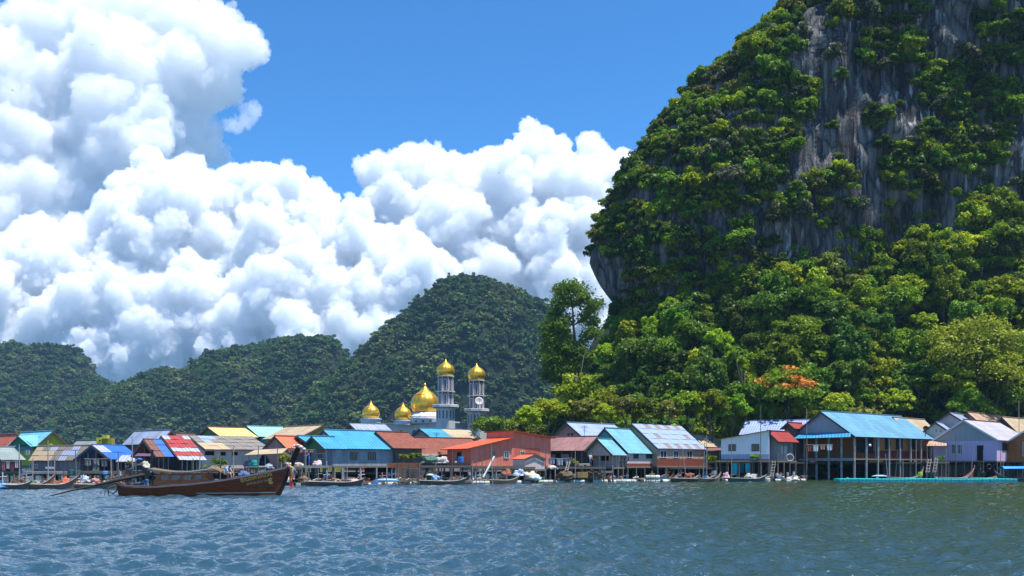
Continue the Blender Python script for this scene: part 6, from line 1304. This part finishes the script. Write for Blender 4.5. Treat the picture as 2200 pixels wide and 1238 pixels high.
# planters and plants
def plant(name, label, px, py, Y, wpx, hpx, tone, seed, cat='plant', pot=None):
    k = Y / F; s = wpx * k / 2 / 2.2; root = empty(name, at(px, py, Y), 0, label, cat)
    c_ = bpy.data.objects.new('foliage', crown_mesh('foliage', LEAF[tone], 2.2, max(.3, hpx * k / 2 / s), 14, 34, .34, seed, droop=.3)); link(c_, root); c_.scale = (s, s, s); c_.location = (0, 0, .15)
    m = MB(); m.lathe([(.12, 0), (.17, .25), (.19, .27), (.15, .27)], (0, 0, -.02), 10); m.build('pot', pot or RUSTM, root)
for d in (('bush', 'yellow-green bush growing above the orange planter', 868, 992, 104.5, 22, 15, 'bright', 1, 'bush'), ('bush', 'dark green bush right of the yellow-green bush over the planter', 890, 992, 105, 26, 18, 'green', 2, 'bush'), ('bush', 'leafy plants left of the prow post under the orange roof', 612, 1002, 101.5, 28, 26, 'olive', 3, 'plant'), ('bush', 'green plants right of the leaning utility pole', 1525, 1003, 130, 30, 24, 'green', 4, 'plant'), ('bush', 'small plants along the ledge of the white house', 1628, 988, 130.2, 26, 8, 'green', 5, 'plant'), ('bush', 'trailing plant left of the lilac house', 2022, 995, 139, 18, 14, 'green', 6, 'plant'), ('bush', 'spiky plant on the deck before the pink shack', 1234, 1001, 119.5, 20, 12, 'olive', 7, 'plant'),
          ('bush', 'small leafy plant beside the small orange hut', 1155, 998, 117.5, 14, 16, 'olive', 8, 'plant'), ('bush', 'green shrub by the cream sheet above the long-tail boat cabin', 470, 1002, 101, 30, 14, 'green', 9, 'plant'), ('bush', 'pale green plant by the right end of the small grey canopy', 278, 1004, 94.5, 12, 12, 'bright', 10, 'plant'), ('bush', 'leafy pot at the dark salmon door', 945, 985, 115, 10, 14, 'dark', 11, 'plant')): plant(*d)
def palm(label, px, py, Y, R_, seed):
    r = random.Random(seed); root = empty('palm', at(px, py, Y), 0, label, 'palm'); m = MB()
    for i in range(13):
        a = 6.28 * i / 13 + r.random() * .4; d = Vector((math.cos(a), math.sin(a) * .6, 0)); L = R_ * r.uniform(.7, 1.1); el = r.uniform(.2, 1.1); P_ = [d * (L * t) + Vector((0, 0, L * (el * t - .75 * t * t))) for t in (0, .25, .5, .75, 1)]
        for j in range(4):
            s = Vector((-d.y, d.x, 0)) * (L * .09 * (1 - .2 * j)); m.face([P_[j] - s, P_[j + 1] - s * .8, P_[j + 1], P_[j]]); m.face([P_[j], P_[j + 1], P_[j + 1] + s * .8 - Vector((0, 0, .04)), P_[j] + s - Vector((0, 0, .04))])
    m.build('fronds', LEAF['olive'], root); MB().tube([(0, 0, -.4), (0, 0, .05)], .06, 6).build('stem', bark, root)
palm('cut palm fronds lying behind the long-tail boat cabin roof', 446, 1003, 96, 1.1, 1); palm('yellowing palm plant right of the cut fronds', 474, 1000, 97, .7, 2)
pl = empty('planter', at(866, 1004, 103.5), 0, 'long orange plank planter box on stakes before the brown roof', 'planter'); k = 103.5 / F
m = MB(); m.box(at(866, 1000, 103.5), (70 * k, .6, 10 * k)); part(m, 'box', wood((.34, .11, .05), .5, (1, 1, 5)), pl)
for px in (832, 856, 880, 900): c = at(px, 995, 103.2); part(MB().tube([(c.x, c.y, -1), c], .06, 6), 'stake', POST, pl)
# leaning white pole, ladder, tyres, laundry
b0 = at(1038, 1026, 111); b1 = at(1062, 981, 112.5); m = MB().tube([b0, b1], .12, 8); m.build('pipe', [WHITE, FRAME_B]); o = bpy.data.objects['pipe']; tag(o, 'thick white pipe leaning up before the salmon building', 'pipe')
def ladder(label, x0, y0, x1, y1, Y, n=6, w_=.42):
    A = at(x0, y0, Y); B = at(x1, y1, Y + .7); root = empty('ladder', A, 0, label, 'ladder')
    for s in (-1, 1): part(MB().tube([A + Vector((s * w_ / 2, 0, 0)), B + Vector((s * w_ / 2, 0, 0))], .045, 5), 'rail', POST_L, root)
    for i in range(n): p = A + (B - A) * ((i + .5) / n); part(MB().tube([p - Vector((w_ / 2 + .08, .03, 0)), p + Vector((w_ / 2 + .08, -.03, 0))], .04, 5), 'rung', POST_L, root)
ladder('wooden ladder left of the big stilt house', 1658, 1026, 1663, 990, 129); ladder('wooden ladder leaning left of the lilac house', 1992, 1016, 1998, 986, 133, 5); ladder('second wooden ladder leaning by the lilac house corner', 2007, 1016, 2012, 984, 133, 5)
ladder('short wooden ladder on the deck before the pink shack', 1217, 1012, 1222, 992, 117.5, 4, .3)
def tyre(label, px, py, Y, R_, mt=BLK, tilt=(0, -1, .1)):
    c = at(px, py, Y); a = Vector(tilt).normalized(); u = a.cross(Vector((0, 0, 1))).normalized(); v = u.cross(a); m = MB(); r = R_ * .2; vs = []; nu, nv = 22, 8
    for i in range(nu):
        t = 6.2832 * i / nu
        for j in range(nv): p = 6.2832 * j / nv; d = u * math.cos(t) + v * math.sin(t); vs.append(c + d * (R_ - r + r * math.cos(p)) + a * (r * 1.1 * math.sin(p)))
    m.mesh(vs, [(i * nv + j, i * nv + (j + 1) % nv, ((i + 1) % nu) * nv + (j + 1) % nv, ((i + 1) % nu) * nv + j) for i in range(nu) for j in range(nv)]); vs_ = m.v; m.v = [(x - c.x, y - c.y, z - c.z) for x, y, z in vs_]; o = m.build('tyre', mt, smooth=True, loc=c); tag(o, label, 'tyre')
tyre('pale bicycle-sized ring hanging right of the white house porch', 1697, 984, 131, .62, paint((.30, .28, .30), .7, .3)); tyre('dark tyre on the wall below the teal house', 1337, 994, 124.5, .34); tyre('second dark tyre right of the first below the teal house', 1346, 986, 124.8, .38); tyre('black tyre below the lilac door', 2125, 1003, 131, .4)
def laundry(label, x0, x1, py, Y, cols, drop):
    A = at(x0, py, Y); B = at(x1, py, Y); root = empty('washing_line', (A + B) / 2, 0, label, 'laundry'); part(MB().tube([A, (A + B) / 2 - Vector((0, 0, .08)), B], .015, 4), 'line', POST_L, root); n = len(cols); k = Y / F
    for i, (c, dr_) in enumerate(zip(cols, drop)):
        p = A + (B - A) * ((i + .5) / n) - Vector((0, 0, .05)); w_ = (B - A).length / n * .8; m = MB(); vs = []
        for a in range(7):
            for b in range(6):
                vs.append(p + Vector((w_ * (a / 6 - .5) * (1 - .12 * b / 5), .08 * math.sin(a * 2.1 + i) * (b / 5) + .02, -dr_ * k * b / 5)))
        f = [(a * 6 + b, a * 6 + b + 1, (a + 1) * 6 + b + 1, (a + 1) * 6 + b) for a in range(6) for b in range(5)]; m.mesh(vs, f); m.mesh([v + Vector((0, .02, 0)) for v in vs], [q[::-1] for q in f]); part(m, 'cloth', paint(c, .9, .2), root)
laundry('two bright cyan cloths hanging under the white house', 1572, 1614, 995, 130.3, [(.02, .46, .55), (.015, .10, .12), (.02, .44, .52)], [24, 20, 20])
laundry('white and red clothes hanging in the porch of the big stilt house', 1730, 1790, 955, 133.5, [(.30, .08, .05), (.66, .64, .62), (.5, .2, .15), (.6, .6, .6)], [14, 14, 10, 12])
laundry('pale clothes hanging at the left edge hut', 2, 40, 990, 92.6, [(.30, .10, .10), (.45, .38, .40), (.14, .05, .08), (.5, .44, .42)], [20, 16, 22, 14])
laundry('salmon pink floats strung on a rope behind the prow', 617, 676, 966, 101.5, [(.72, .26, .20)] * 5, [5] * 5)
laundry('pale shirts hanging by the wash place of the pink shack', 1176, 1230, 984, 120.3, [(.25, .30, .36), (.36, .38, .42), (.2, .22, .26)], [12, 15, 12])
laundry('patterned cloths hanging left of the small grey canopy', 180, 232, 985, 93.4, [(.20, .19, .18), (.26, .24, .22), (.1, .1, .12)], [14, 10, 16])
lamp = MB(); lamp.lathe([(.02, .2), (.16, .1), (.2, 0), (.15, -.12), (.02, -.16)], at(1869, 957, 130.6), 12); lp = lamp.build('paper_lantern', paint((.74, .72, .70), .6, .1), smooth=True); tag(lp, 'white round lantern hanging at a post of the big stilt house', 'lantern')
# ---- small boats
def small_boat(label, px, py, Y, L, Hp, ang, mt, inside=DKW, bow=1.0, group='small boats along the village', extras=None):
    root = empty('longtail_boat', at(px, py, Y), ang, label, 'boat', group); root.location.z = 0; n = 22; m = MB(); T = [0, .3, .65, 1]
    def pt(u, t, s): # u 0 stern .. 1 bow
        gun = .42 + .12 * (1 - u) ** 2 + Hp * max(0, (u - .62) / .38) ** 2.6; z = -.15 + (gun + .15) * t; b = (.62 * math.sin(math.pi * min(1, .28 + u * .72)) ** .7 + .02) * (.45 + .55 * t); xx_ = (u - .5) * L + (-.45 * L * .12 * (1 - t) if u > .8 else 0) * (u - .8) / .2
        return Vector((xx_, s * b, z))
    U = [i / n for i in range(n + 1)]
    for s in (-1, 1):
        m.mesh([pt(u, t, s) for u in U for t in T], [(i * 4 + j, (i + 1) * 4 + j, (i + 1) * 4 + j + 1, i * 4 + j + 1) for i in range(n) for j in range(3)])
        m.mesh([pt(u, t, s * .86) for u in U for t in (.5, 1)], [(i * 2, i * 2 + 1, i * 2 + 3, i * 2 + 2) for i in range(n)])
    m.mesh([pt(0, t, s) for t in T for s in (-1, 1)], [(2 * i, 2 * i + 1, 2 * i + 3, 2 * i + 2) for i in range(3)]); m.mesh([pt(u, 0, s) for u in U for s in (-1, 1)], [(2 * i, 2 * i + 2, 2 * i + 3, 2 * i + 1) for i in range(n)])
    m.build('hull', mt, root, smooth=True)
    b = MB(); b.mesh([pt(u, .5, s * .85) for u in U[:-2] for s in (-1, 1)], [(2 * i, 2 * i + 2, 2 * i + 3, 2 * i + 1) for i in range(n - 2)])
    for u in (.15, .4, .6): c = pt(u, .85, 0); b.box(c, (.25, 1.0, .04))
    b.build('deck', inside, root)
    p = MB(); g = pt(1, 1, 0); p.tube([pt(.93, .2, 0), pt(.985, .75, 0), g + Vector((.05, 0, .0)), g + Vector((.16 * bow, 0, .35 * Hp))], [.05, .07, .08, .06], 6); p.build('prow_post', mt, root)
    for s in (-1, 1): MB().tube([pt(u, 1, s) for u in U], .04, 5).build('gunwale', POST_L, root)
    return root
LW = wood((.42, .24, .14), .4, (1, 1, 6)); RW = paint((.42, .045, .035), .5, .3); GRB = paint((.05, .13, .12), .6, .3)
small_boat('pale wooden boat with a raised prow moored behind the turquoise jetty', 1945, 1020, 131, 5.2, 1.2, .12, LW); small_boat('reddish wooden boat with a raised prow before the lilac house', 2052, 1020, 131, 5.6, 1.35, .12, wood((.45, .20, .13), .4, (1, 1, 6)))
rb = small_boat('bright red boat with an engine before the lilac door', 2112, 1022, 129.5, 4.6, .5, .1, RW)
m = MB(); m.box((-.6, 0, .9), (.6, .4, .4)); m.tube([(-.9, 0, 1.0), (-.5, 0, 1.7), (-.2, 0, 1.75)], .05, 6); m.lathe([(.32, -.06), (.36, 0), (.32, .06)], (-.1, -.3, 1.0), 14, 0, Matrix.Rotation(1.57, 3, 'X')); m.build('engine', BLK, rb)
cbt = small_boat('boat under a bright blue canopy at the right edge', 2188, 1022, 127.5, 6.0, .9, 3.05, GRB)
m = MB(); K = 8; vs = []
for i in range(K + 1):
    a = math.pi * (i / K); y, z = -.95 * math.cos(a), 1.75 + .32 * math.sin(a)
    for xx_ in (-2.6, 2.3): vs += [(xx_, y, z), (xx_, y * .96, z - .04)]
m.mesh(vs, [(4 * i, 4 * i + 4, 4 * i + 6, 4 * i + 2) for i in range(K)] + [(4 * i + 1, 4 * i + 3, 4 * i + 7, 4 * i + 5) for i in range(K)] + [(4 * i, 4 * i + 1, 4 * i + 5, 4 * i + 4) for i in range(K)]); m.build('canopy', paint((.03, .26, .66), .6, .15), cbt, smooth=True)
for xx_ in (-2.4, -.2, 2.1):
    for y in (-.85, .85): MB().tube([(xx_, y * .7, .4), (xx_, y, 1.75)], .03, 5).build('canopy_post', POST_L, cbt)
for d in (('orange-brown prow boat among the left rafts', 60, 1046, 86, 4.5, .9, .2, wood((.40, .15, .08), .4, (1, 1, 6))), ('low grey boat with reddish prow below the tan and grey shack', 105, 1050, 85.5, 5.0, .8, .15, wood((.30, .15, .10), .5, (1, 1, 6))), ('low brown boat below the royal blue shed', 190, 1050, 86.5, 5.5, .6, .1, wood((.26, .16, .11), .5, (1, 1, 6))), ('narrow wooden boat on the raft edge below the salmon building', 1075, 1030, 111, 4.4, .5, .12, LW), ('dark long boat below the patchwork-roofed house', 1490, 1030, 123, 6.0, .5, .1, wood((.12, .08, .06), .5, (1, 1, 6))), ('weathered boat right of the patchwork-roofed house', 1522, 1032, 123.5, 3.6, .7, .35, wood((.28, .22, .16), .5, (1, 1, 6))), ('dark green and wood boat below the white house', 1606, 1034, 125, 5.2, .5, .12, GRB), ('white-topped low boat at the far left', 20, 1052, 84.5, 3.6, .3, .1, wood((.16, .12, .10), .4, (1, 1, 6))), ('long dark boat below the grey concrete house', 720, 1044, 98, 6.0, .4, .08, wood((.15, .10, .08), .5, (1, 1, 6))), ('long brown boat right of the cage stack', 950, 1042, 104.5, 5.4, .4, .08, wood((.19, .13, .10), .5, (1, 1, 6)))): small_boat(*d)
def kayak(label, px, py, Y, L, mt):
    c = at(px, py, Y); m = MB(); n = 18; vs = []; K = 10
    for i in range(n + 1):
        u = i / n * 2 - 1; r = .38 * (1 - abs(u) ** 2.6) + .01
        for j in range(K): t = 6.2832 * j / K; vs.append((u * L / 2, math.cos(t) * r, max(-.05, math.sin(t) * r * .62) + .1 * u * u * .4))
    m.mesh(vs, [(i * K + j, i * K + (j + 1) % K, (i + 1) * K + (j + 1) % K, (i + 1) * K + j) for i in range(n) for j in range(K)]); o = m.build('kayak', mt, smooth=True, loc=c); o.rotation_euler.z = .05; tag(o, label, 'kayak')
kayak('pale blue upturned kayak on the raft right of the grey concrete house', 832, 1033, 102, 2.6, paint((.20, .46, .66), .5, .2)); kayak('light turquoise kayak behind the left end of the turquoise jetty', 1890, 1024, 132, 2.4, paint((.20, .44, .56), .5, .2))
kayak('pale green dinghy hull leaning under the timber deck', 924, 1022, 109, 1.0, paint((.36, .48, .34), .6, .3))
# ---- the turquoise floating jetty
TQ = paint((.015, .46, .50), .5, .18, .4); jx0, jx1 = 1803, 2192; JY0, JY1 = 124.5, 123.0
ja = Vector((X(jx0, JY0), JY0, 0)); jb = Vector((X(jx1, JY1), JY1, 0)); jd = (jb - ja).normalized(); jn = Vector((-jd.y, jd.x, 0)); JL = (jb - ja).length
jr = empty('floating_jetty', (ja + jb) / 2, 0, 'long bright turquoise jetty of plastic float cubes at the right', 'jetty'); Mj = Matrix((jd, jn, Vector((0, 0, 1)))).transposed(); n = int(JL / .5)
for row in range(6):
    m = MB()
    for i in range(n):
        c = ja + jd * (.5 * i + .25) + jn * (.5 * row) + Vector((0, 0, .27 + .02 * math.sin(i * .35)))
        w_ = .235; t = .19; bz = [(-w_, -t), (w_, -t)]
        lo = [c + jd * a * .9 + jn * b * .9 + Vector((0, 0, -.5)) for a, b in ((-w_, -w_), (w_, -w_), (w_, w_), (-w_, w_))]; mi_ = [c + jd * a + jn * b + Vector((0, 0, .08)) for a, b in ((-w_, -w_), (w_, -w_), (w_, w_), (-w_, w_))]; hi = [c + jd * a * .86 + jn * b * .86 + Vector((0, 0, .15)) for a, b in ((-w_, -w_), (w_, -w_), (w_, w_), (-w_, w_))]
        m.hexa(lo, mi_); m.mesh(mi_ + hi, [(4, 5, 6, 7), (0, 1, 5, 4), (1, 2, 6, 5), (2, 3, 7, 6), (3, 0, 4, 7)])
        if row == 0 and i % 2 == 0: m.lathe([(.06, .05), (.06, .14), (.03, .16)], c - jn * .25 + jd * .25, 8)
    part(m, 'float_row', TQ, jr)
for i in range(6):
    c = ja + jd * (JL * (i + .4) / 6) + jn * 1.6; m = MB(); m.lathe([(.05, .3), (.05, .5), (.12, .52), (.12, .56), (.04, .58)], c, 8); part(m, 'cleat', WHITE, jr)
barrel('yellow bucket on the turquoise jetty', 1977, 1023, 125.2, .3, .55, paint((.55, .50, .06), .6, .2), name='bucket', cat='bucket')
# loose floats moored in front of the rafts
for (px, py, Y, n, lb) in ((1240, 1036, 118, 3, 'white float drums below the ochre crate'), (1290, 1036, 119, 3, 'cream float drums below the pale post of the teal porch'), (1345, 1035, 120, 4, 'long row of white float drums below the teal house'), (1402, 1034, 121, 3, 'two tiers of big white float drums below the patchwork house'), (1172, 1034, 116, 3, 'yellowish float drums below the pink shack'), (1035, 1037, 109.5, 3, 'white float drums below the leaning white pipe'), (1098, 1036, 112, 4, 'foam float drums below the rusty orange net pile')):
    root = empty('float_bundle', at(px, py, Y), 0, lb, 'floats', 'float bundles'); root.location.z = .1
    for i in range(n):
        for tier in range(2 if 'tiers' in lb else 1):
            m = MB(); r = .24 if 'tiers' not in lb else .3; m.lathe([(0, -.32), (r * .8, -.3), (r, -.22), (r, -.04), (r * .9, 0), (r, .04), (r, .22), (r * .8, .3), (0, .32)], ((i - (n - 1) / 2) * .62, 0, .05 + tier * .5), 10, 0, Matrix.Rotation(1.5708, 3, 'Y')); m.build('float', [WHITE, FOAM, paint((.50, .50, .40), .8, .3)][(i + px) % 3], root)
# stray planks, sticks and bottles: each is its own piece
SM = [paint((.62, .60, .58), .8, .3), RUSTM, paint((.25, .2, .16), .8, .4), paint((.10, .25, .45), .7, .3), paint((.5, .33, .24), .8, .3)]
names = ['white', 'rust-red', 'brown', 'blue', 'pinkish']; spots = [r for r in RAFTS]; ks = {}
for (lb, a, b, d, f) in RAFTS:
    where = lb.split(' below ')[-1] if ' below ' in lb else lb.replace('raft', '', 1).strip()
    for i in range(int((b - a) / 3.0)):
        px = rc.uniform(a + 3, b - 3); Y = shoreY(px) + rc.uniform(.2, d - .2); ci = rc.randrange(5); kd = rc.randrange(6); z = .36; lbw = lb; x = X(px, Y); loc = (x, Y, z)
        key = (ci, kd, lb); ks[key] = ks.get(key, 0) + 1
        if ks[key] > 1: continue
        m = MB()
        if kd == 0:
            m.box((0, 0, .05), (rc.uniform(.9, 2.2), .16, .06), 0, rz=rc.uniform(-.5, .5)); m.box((.1, .12, .10), (rc.uniform(.5, 1.2), .13, .05), 0, rz=rc.uniform(-.5, .5)); nm, cat, de = 'plank', 'plank', 'loose planks'
        elif kd == 1:
            h = rc.uniform(.18, .34); m.lathe([(.10, 0), (.14, h * .9), (.15, h), (.13, h), (.10, .04)], (0, 0, 0), 10); nm, cat, de = 'bucket', 'bucket', 'bucket'
        elif kd == 3:
            h = rc.uniform(.7, 1.5); m.tube([(0, 0, -1.0), (rc.uniform(-.1, .1), 0, h)], .06, 6); m.tube([(-.35, .02, h * .6), (.4, .0, h * .66)], .035, 5); nm, cat, de = 'post', 'post', 'cross-piece stake'
        elif kd == 4:
            for q in range(4): m.lathe([(.02, -.12), (.12, -.07), (.15, 0), (.12, .07), (.02, .12)], (rc.uniform(-.4, .4), rc.uniform(-.2, .2), .14 + .1 * (q % 2)), 8)
            nm, cat, de = 'buoy_string', 'buoys', 'net buoys'
        elif kd == 5:
            m.tube([(rc.uniform(-.9, -.5), 0, .05), (0, .1, .25), (rc.uniform(.5, 1.0), .2, rc.uniform(.3, .8))], [.06, .05, .03], 5); m.tube([(-.4, .3, .05), (.7, .1, .4)], .035, 5); nm, cat, de = 'stick', 'sticks', 'leaning sticks'
        else:
            for q in range(3): m.box((rc.uniform(-.2, .2), rc.uniform(-.1, .1), .10 + .12 * q), (rc.uniform(.3, .6), rc.uniform(.25, .4), .13), 0, rz=rc.uniform(0, 3))
            nm, cat, de = 'bundle', 'bundle', 'stacked bundle'
        o = m.build(nm, SM[ci], loc=loc); tag(o, '%s %s on the raft %s' % (names[ci], de, ('below ' + where) if ' below ' in lb else where), cat, 'odds and ends on the rafts')
